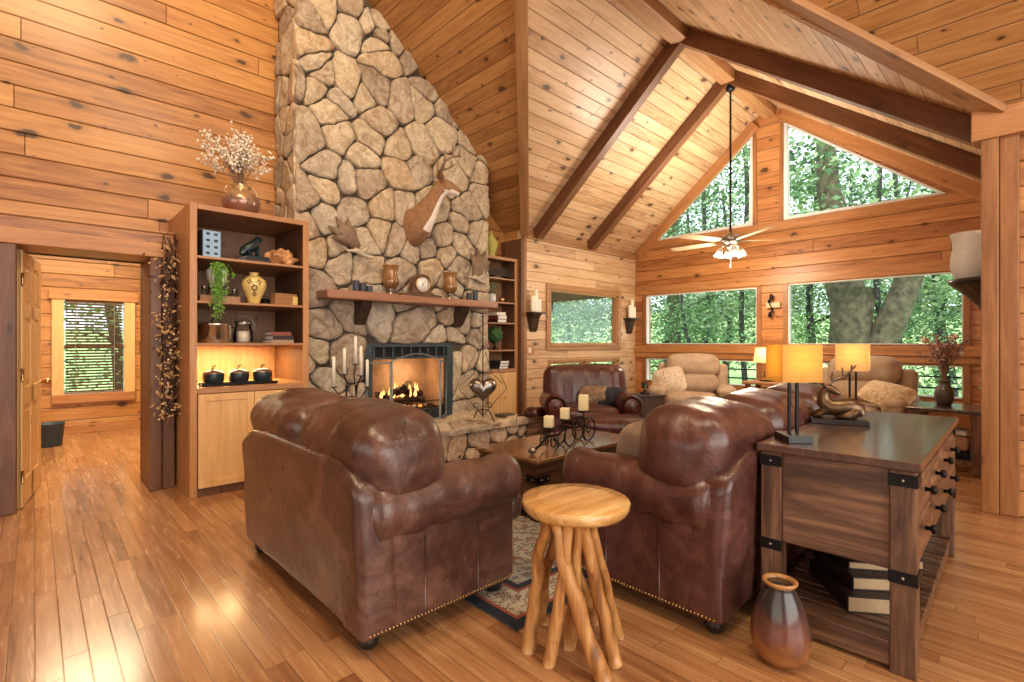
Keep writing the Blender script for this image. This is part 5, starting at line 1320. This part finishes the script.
for i in range(len(spine)-1):
    for j in range(n_):
        f = (i*n_+j, i*n_+(j+1) % n_, (i+1)*n_+(j+1) % n_, (i+1)*n_+j); q = 2*PI*(j+.5)/n_
        low = math.sin(q) < (-.72 if i < 6 else -.5)
        g.f.append(list(f)[::-1]); g.s.append(True); g.t.append(0)
        g.m.append(mi_n if i >= 10 else (mi_w if (low and i >= 2) or (i in (8, 9) and math.sin(q) < -.3) else mi_f))
g.f.append([(len(spine)-1)*n_+j for j in range(n_)]); g.m.append(mi_n); g.s.append(True); g.t.append(0)
g.build('head_and_neck', t)
g = G(); g.lathe([(.19, 0), (.20, .02), (.17, .035), (.0001, .04)], 'dark_wood', M=Matrix.Translation((.05, .115, -.02)) @ Matrix.Rotation(R(90), 4, 'X') @ Matrix.Diagonal((1, 1.4, 1, 1)), n=28); g.build('plaque', t)
hd = V(.215, -.31, .47)
for sg, nm in ((1, 'ear'), (-1, 'ear')):
    side = V(.40, .92, 0)*sg
    g = G(); b0 = hd+side*.06+V(-.02, 0, .0); tip = b0+side*.13+V(-.07, 0, .09)
    g.tube([b0, b0.lerp(tip, .3), b0.lerp(tip, .65), tip], [.020, .042, .036, .004], 'deer_fur', 10, flat=.35); g.build('ear', t)
    g = G(); g.ball(hd+side*.066+V(.075, 0, -.018), .015, 'deer_nose', 10); g.build('eye', t)
    g = G(); a0 = hd+side*.035+V(.0, 0, .045)
    main = [a0, a0+side*.08+V(-.05, 0, .07), a0+side*.17+V(-.03, -.02, .15), a0+side*.20+V(.06, -.03, .21), a0+side*.16+V(.16, -.03, .25), a0+side*.10+V(.22, -.02, .29)]
    g.tube(main, [.017, .017, .016, .014, .011, .004], 'antler', 8)
    for k_, q in ((1, V(.03, 0, .09)), (2, V(.0, 0, .16)), (3, V(.0, 0, .15)), (4, V(.02, 0, .10))): g.tube([main[k_], main[k_]+q*.55+side*.005, main[k_]+q], [.013, .010, .003], 'antler', 7)
    g.build('antler', t)

# shed moose palms leaning on the stone
def palm(label, loc, flip, s_=1.0, rot=0):
    t = thing('moose_antler', label, 'antler', loc)
    out = [(0, 0), (-.06, .05), (-.16, .08), (-.30, .13), (-.22, .16), (-.34, .27), (-.20, .25), (-.24, .40), (-.11, .30), (-.08, .42), (-.02, .30), (.02, .34), (.04, .20), (.10, .08), (.06, .02)]
    c_, n_ = math.cos(R(rot)), math.sin(R(rot))
    P2 = [((x*c_-z*n_)*flip*s_, (x*n_+z*c_)*s_) for x, z in out]
    g = G(); cx_ = sum(a for a, b in P2)/len(P2); cz_ = sum(b for a, b in P2)/len(P2); m = len(P2)
    vs = [(x, 0, z) for x, z in P2]+[(cx_+(x-cx_)*.7, -.045, cz_+(z-cz_)*.7) for x, z in P2]+[(cx_, -.03, cz_)]+[(x, .02, z) for x, z in P2]+[(cx_, .03, cz_)]
    fs = []
    for j in range(m):
        k_ = (j+1) % m; fs += [(j, k_, m+k_, m+j), (m+j, m+k_, 2*m), (2*m+1+j, 2*m+1+k_, k_, j), (2*m+1+k_, 2*m+1+j, 3*m+1)]
    g.add(vs, fs, 'antler_brown' if flip < 0 else 'antler', True); g.build('palm', t)
    g = G(); g.tube([(.0, 0, .02*s_), (.08*flip, -.03, -.03), (.16*flip, -.03, -.055), (.24*flip, -.01, -.06)], [.03, .028, .022, .008], 'antler_pale', 10)
    g.tube([(.06*flip, -.03, -.02), (.12*flip, -.08, .03), (.13*flip, -.09, .11)], [.02, .015, .003], 'antler_pale', 8)
    g.tube([(.02*flip, -.02, .0), (-.10*flip, -.06, -.02), (-.20*flip, -.07, .03)], [.022, .015, .003], 'antler_pale', 8)
    g.build('tine', t)
palm('broad brown moose antler on the chimney stones left of the deer head', (2.53, YF-.10, 2.31), 1, .85)
palm('moose antler with curled tines on the chimney stones right of the deer head', (4.20, YF-.10, 2.17), 1, .95, -62)

# floor candelabra and heart stand on the hearth
HT = HZ-.012
t = thing('candelabra', 'black wrought iron floor candelabra with five ivory tapers on the stone hearth', 'candelabra', (2.34, 4.84, HT))
g = G()
for x in (-.055, .055): g.tube([(x, 0, 0), (x, 0, .50)], .007, 'iron', 6)
for z in (.18, .38): g.tube([(-.055, 0, z), (.055, 0, z)], .006, 'iron', 6)
for sg in (-1, 1):
    g.tube([(sg*.055, 0, .02), (sg*.12, 0, .0)], .007, 'iron', 6); g.tube([(0, 0, .05), (0, sg*.12, .0)], .007, 'iron', 6)
    g.tube(spiral((sg*.10, 0, .30), .045, .012, 90 if sg > 0 else 90, 90-sg*450, 18), .005, 'iron', 5)
g.tube([(-.055, 0, .05), (.055, 0, .05)], .006, 'iron', 6)
cands = [(-.19, .50, .30), (-.08, .62, .26), (.04, .72, .28), (.10, .60, .30), (.17, .48, .28)]
for x, z, h in cands:
    g.tube([(.055 if x > 0 else -.055, 0, .36), (x*.6, -.01, z-.12), (x, -.01, z-.02)], .006, 'iron', 6); g.lathe([(.012, 0), (.034, .010), (.034, .014), (.012, .014)], 'iron', (x, -.01, z-.02), 12)
g.build('frame', t)
for (x, z, h), w_ in zip(cands, ('leftmost, on the outer arm', 'second from the left', 'middle and highest', 'second from the right', 'rightmost, on the outer arm')):
    g = G(); g.lathe([(.016, 0), (.016, h-.01), (.008, h), (.0001, h+.003)], 'white_wax', n=12); o = g.build('taper_candle', loc=(2.34+x, 4.83, HT+z-.006)); tag(o, 'ivory taper candle in the floor candelabra, %s' % w_, 'candle', 'tapers in the floor candelabra')
t = thing('heart_stand', 'tall diamond-shaped wire stand with a silver glass heart on the stone hearth', 'stand', (4.06, 4.80, HT), -38)
g = G(); g.tube([(0, 0, .02), (-.30, 0, .36), (0, 0, 1.0), (.30, 0, .36), (0, 0, .02)], .005, 'iron', 6)
g.tube([(0, 0, 0), (0, 0, 1.25)], .007, 'iron', 6); g.ball((0, 0, 1.26), .014, 'iron', 8); g.tube([(0, 0, .92), (-.11, 0, .55), (-.25, 0, .42)], .004, 'iron', 5)
g.tube([(0, 0, .92), (.11, 0, .55), (.25, 0, .42)], .004, 'iron', 5)
for k in range(3): a_ = R(90+120*k); g.tube([(0, 0, .10), (.09*math.cos(a_), .09*math.sin(a_), .085), (.13*math.cos(a_), .13*math.sin(a_), 0)], .007, 'iron', 6)
for sg in (-1, 1): g.tube(spiral((sg*.08, 0, .14), .05, .015, 200 if sg > 0 else -20, (200-sg*400) if sg > 0 else 380, 16), .004, 'iron', 5)
g.build('wire_frame', t)
g = G(); hp = []
for j in range(28):
    q = 2*PI*j/28; hp.append((16*math.sin(q)**3/16*.135, (13*math.cos(q)-5*math.cos(2*q)-2*math.cos(3*q)-math.cos(4*q))/16*.135))
m = 28; vs = []; 
hp = [(x*1.3, z*1.3) for x, z in hp]
for sc_, dp in ((1, 0), (.9, .05), (.6, .075), (.25, .085)):
    for x, z in hp: vs.append((x*sc_, -dp, .36+z*sc_))
for sc_, dp in ((.9, .05), (.6, .075), (.25, .085)):
    for x, z in hp: vs.append((x*sc_, dp, .36+z*sc_))
fs = []
def bridge(a_, b_, flip):
    for j in range(m):
        f = (a_*m+j, a_*m+(j+1) % m, b_*m+(j+1) % m, b_*m+j); fs.append(f if not flip else f[::-1])
bridge(0, 1, 0); bridge(1, 2, 0); bridge(2, 3, 0); bridge(0, 4, 1); bridge(4, 5, 1); bridge(5, 6, 1)
fs.append(tuple(3*m+j for j in range(m))); fs.append(tuple(6*m+j for j in reversed(range(m))))
g.add(vs, fs, 'pewter'); g.build('glass_heart', t)

# box at the end of the hearth
t = thing('log_crate', 'dark wooden crate of kindling at the far end of the stone hearth', 'crate', (4.72, 4.55, 0), -8)
g = G(); g.box((-.22, -.17, 0), (.22, .17, .02), 'walnut_x'); g.box((-.22, -.17, .02), (.22, -.15, .36), 'walnut_x'); g.box((-.22, .15, .02), (.22, .17, .36), 'walnut_x'); g.box((-.24, -.17, 0), (-.22, .17, .36), 'walnut_y'); g.box((.22, -.17, 0), (.24, .17, .36), 'walnut_y'); g.build('crate_box', t)
g = G(); g.rbox((.30, .24, .36), .08, 'leather_burgundy', c=(0, 0, .18), nz=.03, mid=8); o = g.build('folded_blanket', loc=(4.76, 4.56, .10), rz=R(10)); tag(o, 'dark red folded blanket stuffed in the wooden crate by the hearth', 'blanket')
for k, w_ in enumerate(('front', 'middle', 'back')):
    g = G(); g.tube([(-.11, 0, .022), (0, .006, .026), (.11, -.004, .024)], [.020, .022, .017], 'bark', 9)
    o = g.build('kindling_stick', loc=(4.27, 4.55+k*.055, HT+.002), rz=R(8-6*k)); tag(o, '%s short stick of kindling lying on the end of the stone hearth' % w_, 'stick', 'kindling on the hearth end')

# ------------------------------------------------------------------ side tables in the sunroom
t = thing('box_side_table', 'small dark boxy side table between the burgundy armchair and the wide recliner', 'side table', (6.33, 3.86, 0), -30)
g = G(); g.box((-.19, -.19, .545), (.19, .19, .575), 'dark_wood'); g.build('table_top', t)
g = G(); g.box((-.175, -.175, 0), (.175, .175, .545), 'dark_wood'); g.build('cabinet_body', t)
t = thing('glass_candle_cup', 'small clear glass candle cup with dark foot on the boxy side table', 'candle holder', (6.30, 3.88, .575))
g = G(); g.lathe([(.07, 0), (.07, .02), (.02, .03), (.015, .06)], 'iron', n=16); g.build('foot', t)
g = G(); g.lathe([(.015, .06), (.045, .08), (.05, .16), (.045, .16), (.04, .085), (.0001, .07)], 'jar_glass', n=16); g.build('glass_cup', t)
t = thing('log_end_table', 'rustic log end table with lamp by the gable wall between the recliners', 'side table', (7.93, 2.72, 0), 0)
g = G(); g.box((-.27, -.36, .69), (.27, .36, .73), 'case_shelf', bev=.01); g.build('table_top', t)
for x in (-.2, .2):
    for y in (-.29, .29): g = G(); g.tube([(x, y, 0), (x, y, .35), (x, y, .69)], [.042, .045, .04], 'log_trim_z', 10); g.build('leg', t)
g = G(); g.box((-.22, -.31, .18), (.22, .31, .21), 'case_shelf'); g.build('lower_shelf', t)
g = G()
for y in (-.29, .29): g.tube([(-.2, y, .60), (.2, y, .60)], .022, 'log_trim_z', 8)
for x in (-.2, .2): g.tube([(x, -.29, .60), (x, .29, .60)], .022, 'log_trim_z', 8)
g.build('stretcher', t)
t = thing('twig_lamp', 'small cream-shaded lamp with a bent twig stem on the log end table', 'lamp', (7.93, 2.80, .73))
g = G(); g.lathe([(.11, 0), (.115, .01), (.10, .018), (.0001, .02)], 'iron', n=20); g.build('base', t)
g = G(); g.tube([(0, 0, .015), (0, .06, .12), (0, -.03, .20), (0, .03, .30)], .010, 'iron', 6); g.tube([(0, -.02, .015), (0, -.07, .10), (0, .0, .17)], .007, 'iron', 6); g.build('stem', t)
g = G(); w0, w1 = .155, .125
vs = [(-w0, -w0, .28), (w0, -w0, .28), (w0, w0, .28), (-w0, w0, .28), (-w1, -w1, .50), (w1, -w1, .50), (w1, w1, .50), (-w1, w1, .50)]
g.add(vs, [(0, 1, 5, 4), (1, 2, 6, 5), (2, 3, 7, 6), (3, 0, 4, 7)], 'shade_cream', False); g.build('lamp_shade', t)
g = G(); g.tube([(0, .03, .30), (0, 0, .32)], .01, 'iron', 6); g.ball((0, 0, .36), .032, 'bulb_glow', 10); g.tube([(-.14, 0, .31), (.14, 0, .31)], .003, 'iron', 5); g.tube([(0, -.14, .31), (0, .14, .31)], .003, 'iron', 5); g.build('bulb', t)
light('twig_lamp_light', 'POINT', (7.93, 2.80, 1.16), 5, (1, .75, .42), radius=.04)
t = thing('hall_table', 'dark square-legged side table with a vase of dried flowers beside the opening post', 'side table', (6.93, .66, 0), 0)
g = G(); g.box((-.36, -.30, .60), (.36, .30, .64), 'table_top', bev=.006); g.build('table_top', t)
for x in (-.30, .30):
    for y in (-.24, .24): g = G(); g.box((x-.045, y-.045, 0), (x+.045, y+.045, .60), 'walnut_z'); g.build('leg', t)
g = G()
for y in (-.24, .24): g = G(); g.box((-.26, y-.015, .54), (.26, y+.015, .60), 'walnut_x'); g.build('apron', t)
g = G(); g.box((-.28, -.25, .10), (.28, .25, .125), 'walnut_x'); g.build('lower_shelf', t)
g = G(); g.box((-.17, -.20, 0), (.17, .20, .07), 'iron'); o = g.build('black_box', loc=(6.93, .66, .125)); tag(o, 'flat black box on the lower shelf under the dried flower table', 'box')
g = G(); g.rbox((.30, .34, .15), .04, 'wicker_print', c=(0, 0, .075), mid=4, nz=.01); o = g.build('patterned_basket', loc=(6.93, .66, .197)); tag(o, 'reddish patterned basket below the dried flower table', 'basket')
g = G(); g.rbox((.28, .32, .07), .03, 'white_cloth', c=(0, 0, .035), mid=6, nz=.015); o = g.build('folded_cloth', loc=(6.93, .66, .348)); tag(o, 'folded white cloth on the reddish basket below the dried flower table', 'cloth')
t = thing('flower_vase', 'dark stoneware vase of dried mauve flowers on the small table by the post', 'vase', (6.98, .70, .64))
g = G(); g.lathe([(.055, 0), (.078, .05), (.085, .12), (.070, .18), (.045, .22), (.042, .25), (.058, .27), (.05, .27), (.035, .24), (.0001, .22)], 'stoneware', n=24); g.build('vase_body', t)
rnd = random.Random(21); g = G(); g2 = G()
for i in range(52):
    a_ = rnd.uniform(0, 2*PI); sp_ = rnd.uniform(.02, .26); hh = rnd.uniform(.25, .52)
    tip = V(math.cos(a_)*sp_, math.sin(a_)*sp_, .27+hh); pts = [V(0, 0, .20), V(tip.x*.25, tip.y*.25, .27+hh*.5), tip]; g.tube(pts, [.003, .0025, .0015], 'dry_stem', 4)
    big = i % 9 == 0
    for k in range(1 if big else 9):
        p = pts[1].lerp(pts[2], rnd.uniform(.5, 1.05))+V(*[rnd.gauss(0, .015) for _ in range(3)]); g2.ball(tip if big else p, .032 if big else rnd.uniform(.006, .012), 'dry_white' if big else 'dry_mauve', 5)
g.build('stem', t); o = g2.build('blossom', t); o['kind'] = 'stuff'

# ------------------------------------------------------------------ wall things
def bracket(g, mat, w_, d_, h_):
    g.box((-w_/2, -d_, -.025), (w_/2, 0, 0), mat); g.prism([(-w_*.35, 0, -.025), (-w_*.35, -d_*.85, -.025), (-w_*.22, -d_*.5, -.10), (-w_*.16, -d_*.25, -h_*.8), (-w_*.12, 0, -h_)], (w_*.5, 0, 0), mat)
    g.prism([(w_*.15, 0, -.025), (w_*.15, -d_*.7, -.025), (w_*.1, 0, -h_*.7)], (w_*.2, 0, 0), mat)
for x, w_ in ((5.52, 'nearer the bookcase'), (8.13, 'in the corner by the gable wall')):
    t = thing('wall_bracket', 'carved dark wooden candle bracket on the side wall, %s' % w_, 'shelf', (x, YC, 1.77), 0, 'carved candle brackets on the side wall')
    g = G(); bracket(g, 'dark_wood', .30, .18, .30); g.build('bracket', t)
    for dx, h, q in ((-.07, .24, 'left'), (.0, .34, 'middle'), (.07, .20, 'right')):
        g = G(); g.lathe([(.032, 0), (.034, .004), (.034, h-.005), (.026, h), (.0001, h-.004)], 'white_wax', n=16); g.tube([(0, 0, h-.004), (0, 0, h+.012)], .0015, 'soot', 4)
        o = g.build('pillar_candle', loc=(x+dx, YC-.10, 1.77)); tag(o, '%s cream pillar candle on the wall bracket %s' % (q, w_), 'candle')
t = thing('wall_sconce', 'large fluted black wall sconce with a white hurricane glass by the opening post', 'sconce', (5.56, YR, 1.82), 180)
g = G(); k_ = 24; pf = [(.0, -.40), (.035, -.37), (.075, -.28), (.125, -.18), (.19, -.08), (.235, -.03), (.24, 0), (.0, 0)]
vs = []; fs = []
for r, z in pf:
    for j in range(k_+1):
        a_ = PI+PI*j/k_; rr = max(.001, r)*(1+.05*math.cos(a_*18) if 0 < r < .23 else 1); vs.append((rr*math.cos(a_), rr*1.42*math.sin(a_), z))
for i in range(len(pf)-1):
    for j in range(k_): fs.append((i*(k_+1)+j, i*(k_+1)+j+1, (i+1)*(k_+1)+j+1, (i+1)*(k_+1)+j))
g.add(vs, fs, 'black_wood'); g.box((-.10, -.02, -.34), (.10, 0, 0), 'black_wood'); g.build('bracket', t)
g = G(); g.lathe([(.085, .002), (.108, .05), (.122, .11), (.118, .19), (.105, .26), (.108, .32), (.125, .38)], 'frost_glass', (0, -.20, 0), 26, cap=False); g.build('hurricane_glass', t)
g = G(); g.lathe([(.055, .002), (.055, .22), (.045, .225), (.0001, .22)], 'candle_wax', (0, -.20, 0), 20); g.build('candle', t)
t = thing('wall_ornament', 'small wooden wall plaque with dark metal leaves between the gable windows', 'wall decoration', (XD-.0, 2.90, 1.88))
g = G(); g.box((-.06, -.13, -.03), (0, .07, .05), 'fan_blade'); g.build('plaque', t)
g = G()
for sg in (-1, 1): g.tube([(-.065, 0, 0), (-.07, .03*sg, .06*sg), (-.07, -.02*sg, .16*sg)], .010, 'iron', 6); g.ball((-.07, -.01*sg, .14*sg), .03, 'iron', 6, (.4, 1, 1.6)); g.ball((-.07, .02*sg, .075*sg), .025, 'iron', 6, (.4, 1, 1.4))
g.build('metal_leaf', t)
t = thing('switch_plate', 'carved wooden light switch plate on the side wall below the left bracket', 'light switch', (5.47, YC-.0, 1.19))
g = G(); g.prism([(-.09, -.015, -.07), (.09, -.015, -.07), (.12, -.015, 0), (.09, -.015, .06), (.02, -.015, .08), (-.06, -.015, .07), (-.10, -.015, .02)], (0, .015, 0), 'case_wood'); g.build('plate', t)
g = G(); g.box((-.03, -.022, -.04), (.03, -.015, .04), 'cream_plastic'); g.build('switch', t)
for k, z in enumerate((.86, .76)):
    g = G(); g.tube([(0, 0, .0), (-.03, .04, -.02), (-.04, .08, -.015), (-.04, .10, .01)], [.02, .016, .012, .004], 'white_ceramic', 8)
    o = g.build('antler_hook', loc=(XD-.005, .42, z)); tag(o, ['upper', 'lower'][k]+' small white horn hook on the gable wall beside the lower right window', 'hook')

# ------------------------------------------------------------------ ceiling fan
t = thing('ceiling_fan', 'ceiling fan with pale wooden blades and bell glass lights on a long black rod', 'ceiling fan', (6.95, YRG, 2.70))
ztop = ZR-.02-.19-2.70
g = G(); g.tube([(0, 0, .10), (0, 0, ztop-.03)], .014, 'iron', 10); g.build('down_rod', t)
g = G(); g.lathe([(.04, ztop-.09), (.07, ztop-.05), (.075, ztop)], 'iron', n=20); g.build('canopy', t)
g = G(); g.lathe([(.0001, -.05), (.06, -.05), (.10, -.03), (.13, .0), (.135, .05), (.10, .085), (.04, .10), (.03, .13), (.0001, .135)], 'pewter', n=28); g.build('motor', t)
for k in range(5):
    a_ = R(18+72*k); g = G(); M = Matrix.Rotation(a_, 4, 'Z') @ Matrix.Rotation(R(10), 4, 'X')
    g.prism([(.22, -.05, -.004), (.30, -.065, -.004), (.84, -.075, -.004), (.88, -.05, -.004), (.88, .05, -.004), (.84, .075, -.004), (.30, .065, -.004), (.22, .05, -.004)], (0, 0, .008), 'fan_blade', M); o = g.build('blade', t)
    g = G(); g.box((.11, -.02, -.012), (.27, .02, -.005), 'pewter', Matrix.Rotation(a_, 4, 'Z')); g.build('blade_arm', o)
g = G(); g.lathe([(.0001, -.10), (.05, -.10), (.055, -.05), (.03, -.04)], 'pewter', n=18)
g.build('light_hub', t)
for k in range(4):
    a_ = R(40+90*k); d = V(math.cos(a_), math.sin(a_), 0); M = Matrix.Translation(d*.13+V(0, 0, -.10)) @ Matrix.Rotation(a_, 4, 'Z') @ Matrix.Rotation(R(-18), 4, 'Y')
    g = G(); g.tube([d*.04+V(0, 0, -.07), d*.10+V(0, 0, -.06), d*.13+V(0, 0, -.09)], .008, 'pewter', 6)
    g.lathe([(.02, 0), (.035, -.02), (.05, -.07), (.07, -.115), (.066, -.115), (.045, -.07), (.03, -.02)], 'frosted_hurricane', M=M, n=20, cap=False); o = g.build('glass_shade', t)
    g = G(); g.ball((0, 0, -.065), .028, 'bulb_glow', 10, M=M); g.build('bulb', o)
    light('fan_bulb_light', 'POINT', Vector((6.95, YRG, 2.70))+d*.15+V(0, 0, -.26), 22, (1, .84, .62), radius=.06)
g = G(); g.tube([(0, 0, -.10), (0, 0, -.34)], .0025, 'pewter', 4); g.ball((0, 0, -.35), .014, 'pewter', 6); g.build('pull_chain', t)
light('fan_uplight', 'AREA', (6.9, YRG, 3.0), 60, (1, .90, .76), 1.2, aim=(6.9, YRG, 6))  # added upward fill to brighten the sunroom ceiling, not a lamp of the fan

# bin in the hall
g = G(); g.lathe([(.12, 0), (.125, .01), (.15, .28), (.155, .29), (.145, .28), (.115, .015), (.0001, .012)], 'bin_blue', n=24); o = g.build('waste_bin', loc=(.13, 8.6, 0)); tag(o, 'dark blue waste bin on the floor of the hall room behind the door', 'bin')

# ------------------------------------------------------------------ outdoors
g = G(); nx, ny = 30, 24; vs = []; fs = []
for i in range(nx+1):
    for j in range(ny+1):
        x = 8.9+i*2.2; y = -26+j*3.2; r = max(0, x-16)
        vs.append((x, y, -3.0+min(9, r*.13)+max(0, (y-8))*.05+noise.noise(V(x*.12, y*.12, 0))*.9))
for i in range(nx):
    for j in range(ny): a_ = i*(ny+1)+j; fs.append((a_, a_+ny+1, a_+ny+2, a_+1))
g.add(vs, fs, 'meadow')
vs = []; fs = []
for i in range(16):
    for j in range(16):
        x = -6+i*1.0; y = 9.9+j*2.6; vs.append((x, y, -1.6+(y-9.9)*.10+noise.noise(V(x*.12, y*.12, 0))*.5))
for i in range(15):
    for j in range(15): a_ = i*16+j; fs.append((a_, a_+16, a_+17, a_+1))
g.add(vs, fs, 'meadow')
o = g.build('hillside'); o['kind'] = 'structure'
def leaf_cloud(seed, n_, rx, ry, rz_, size, mats, blobs=14):
    rnd = random.Random(seed); g = G(); cs = [(Vector((rnd.uniform(-1, 1)*rx*.8, rnd.uniform(-1, 1)*ry*.8, rnd.uniform(-1, 1)*rz_)), rnd.uniform(.6, 1.5)) for _ in range(blobs)]
    for i in range(n_):
        c_, r_ = rnd.choice(cs); p = c_+Vector((rnd.gauss(0, 1), rnd.gauss(0, 1), rnd.gauss(0, .55)))*r_*.62
        d = Vector((rnd.uniform(-1, 1), rnd.uniform(-1, 1), rnd.uniform(-.6, .3))).normalized(); w = Vector((rnd.uniform(-1, 1), rnd.uniform(-1, 1), rnd.uniform(-.5, 1))).cross(d).normalized(); s_ = rnd.uniform(.6, 1.3)*size
        g.add([p, p+d*s_*.5+w*s_*.32, p+d*s_, p+d*s_*.5-w*s_*.32], [(0, 1, 2, 3)], rnd.choice(mats), False)
    return g
def bent_trunk(g, base, top, r0, r1, mat, bend=.2, n_=14, seed=0):
    A, B_ = Vector(base), Vector(top); pts = []; rad = []
    for i in range(n_+1):
        f = i/n_; pts.append(A.lerp(B_, f)+Vector((noise.noise(V(f*2.5, seed, 1)), noise.noise(V(f*2.5, seed, 7)), 0))*bend); rad.append((r0+(r1-r0)*f)*(1+.10*noise.noise(V(f*9, seed, 3)))) 
    g.tube(pts, rad, mat, 12); return pts
def make_tree(label, loc, rz, h, r, mats, seed, n_=4200, size=.17, lowz=2.0, mat='bark_dark', group=None, rx=2.4):
    t = thing('forest_tree', label, 'tree', loc, rz, group)
    g = G(); pts = bent_trunk(g, (0, 0, -.3), (.5, .3, h), r, r*.35, mat, .5, 16, seed); g.build('trunk', t)
    g = G(); rnd = random.Random(seed)
    for k in range(9):
        p = pts[rnd.randrange(5, 15)]; a_ = rnd.uniform(0, 2*PI); L = rnd.uniform(1.2, 2.6)
        g.tube([p, p+V(math.cos(a_)*L*.5, math.sin(a_)*L*.5, L*.22), p+V(math.cos(a_)*L, math.sin(a_)*L, L*.15+rnd.uniform(-.2, .4))], [r*.28, r*.18, r*.05], mat, 6)
    g.build('branches', t)
    g = leaf_cloud(seed, n_, rx, rx, (h-lowz)/2, size, mats, 20)
    for v in g.v: v.z += lowz+(h-lowz)/2
    o = g.build('foliage', t); o['kind'] = 'stuff'
    return t
tA = make_tree('leafy green forest tree beyond the gable windows', (17.5, 8.3, -2.7), 0, 10.5, .16, ['leaf_green', 'leaf_light', 'leaf_green'], 31, 9500, .125, 2.2, group='leafy trees beyond the gable windows')
for x, y, z, rz in ((18.5, 11.6, -2.6, 80), (19.5, 5.6, -2.5, 200), (20, 2.0, -2.4, 140), (23, 9.6, -2.0, 33), (24, 13.5, -2.0, 260), (24.5, 5.8, -1.9, 300), (25, 1.4, -1.8, 100), (16.4, 15.5, -2.6, 20), (21, 17.5, -2.2, 170), (29, 8, -1.2, 60), (30, 14, -1.2, 220), (30, 3, -1.2, 10)):
    dup(tA, (x, y, z), rz, 'leafy green forest tree beyond the gable windows')
tB = make_tree('dark-leaved tree close outside the gable windows', (14.2, 6.9, -2.9), 40, 9.5, .075, ['leaf_dark', 'leaf_green', 'leaf_dark'], 44, 4500, .10, 3.2, group='dark-leaved trees close to the gable windows', rx=2.0)
for x, y, z, rz in ((14.8, 9.6, -2.9, 150), (19.4, 3.4, -2.6, 250), (18.5, .6, -2.6, 10)): dup(tB, (x, y, z), rz, 'dark-leaved tree close outside the gable windows')
# the big oak seen through the right-hand gable window
t = thing('oak_tree', 'massive mossy forked tree trunk filling the middle of the right gable window', 'tree', (15.2, 3.3, -2.9))
g = G(); bent_trunk(g, (0, 0, -.2), (.15, .12, 5.6), .60, .46, 'bark', .10, 14, 4); bent_trunk(g, (.12, -.10, 2.8), (.4, -1.35, 6.6), .40, .26, 'bark', .1, 10, 5); bent_trunk(g, (.15, .1, 5.2), (.6, .9, 10.5), .46, .18, 'bark', .3, 14, 6)
bent_trunk(g, (.4, -1.3, 6.3), (.2, -2.6, 10), .25, .12, 'bark', .3, 10, 8); g.build('trunk', t)
g = leaf_cloud(77, 3600, 2.6, 3.0, 1.8, .16, ['leaf_green', 'leaf_dark', 'leaf_light'], 20)
for v in g.v: v.z += 8.6
o = g.build('foliage', t); o['kind'] = 'stuff'
t = thing('straight_tree', 'straight thick grey tree trunk standing in the left gable window', 'tree', (16, 8.65, -2.9))
g = G(); bent_trunk(g, (0, 0, -.2), (.1, .2, 13), .23, .15, 'bark', .12, 14, 14); g.build('trunk', t)
for k, (x, y, r_, lb) in enumerate(((16.3, 9.35, .09, 'thin dark tree trunk just left of the thick grey one in the left gable window'), (15.8, 6.5, .09, 'slim dark tree trunk at the right side of the left gable window'), (17.5, 3.0, .09, 'slim leaning trunk right of the massive forked one'), (18.0, 2.70, .08, 'second slim trunk right of the massive forked one'))):
    t = thing('slim_tree', lb, 'tree', (x, y, -2.9)); g = G(); bent_trunk(g, (0, 0, -.2), (.3, (-.3 if k < 2 else .25), 11), r_, r_*.7, 'bark_dark', .3, 14, 20+k); g.build('trunk', t)
# deck with rail, porch roof
g = G(); g.boxr((8.6, -1.5, -.16), (10.6, 8.6, -.06), 'deck_board'); g.boxr((2.5, 5.6, -.16), (8.6, 8.6, -.06), 'deck_board'); o = g.build('deck_floor'); o['kind'] = 'structure'
t = thing('deck_railing', 'black deck railing of horizontal bars outside the gable windows', 'railing', (10.5, 0, -.06))
for y in (-1.4, 1.0, 3.4, 5.8, 8.2): g = G(); g.box((-.03, y-.03, 0), (.03, y+.03, .84), 'iron', bev=.002); g.build('post', t)
for z in (.22, .36, .50, .64, .82): g = G(); g.tube([(0, -1.4, z), (0, 8.2, z)], .016, 'iron', 6); g.build('rail', t)
g = G(); g.boxr((4.8, 5.55, 2.30), (9.2, 8.4, 2.42), 'porch_dark'); g.boxr((4.8, 8.2, 2.1), (9.2, 8.4, 2.30), 'porch_dark'); o = g.build('ceiling_porch'); o['kind'] = 'structure'
for k, (x, lb) in enumerate(((9.05, 'wooden porch post at the outer corner beyond the side window'),)):
    g = G(); g.box((-.08, -.08, 0), (.08, .08, 2.16), 'porch_dark'); o = g.build('porch_post', loc=(x, 8.3, -.06)); tag(o, lb, 'post')
for x, y, rz in ((11.5, 12.5, 50), (14.5, 13.5, 120), (12.8, 17, 200), (17.5, 20, 20)): 
    dup(tA, (x, y, -2.4), rz, 'leafy green tree beyond the porch outside the side window', 'leafy trees beyond the porch')
for x, y, rz in ((-.2, 15, 90), (1.6, 16.5, 180)): 
    dup(tA, (x, y, -1.8), rz, 'leafy tree outside the blinds of the far hall room window', 'trees outside the hall window')
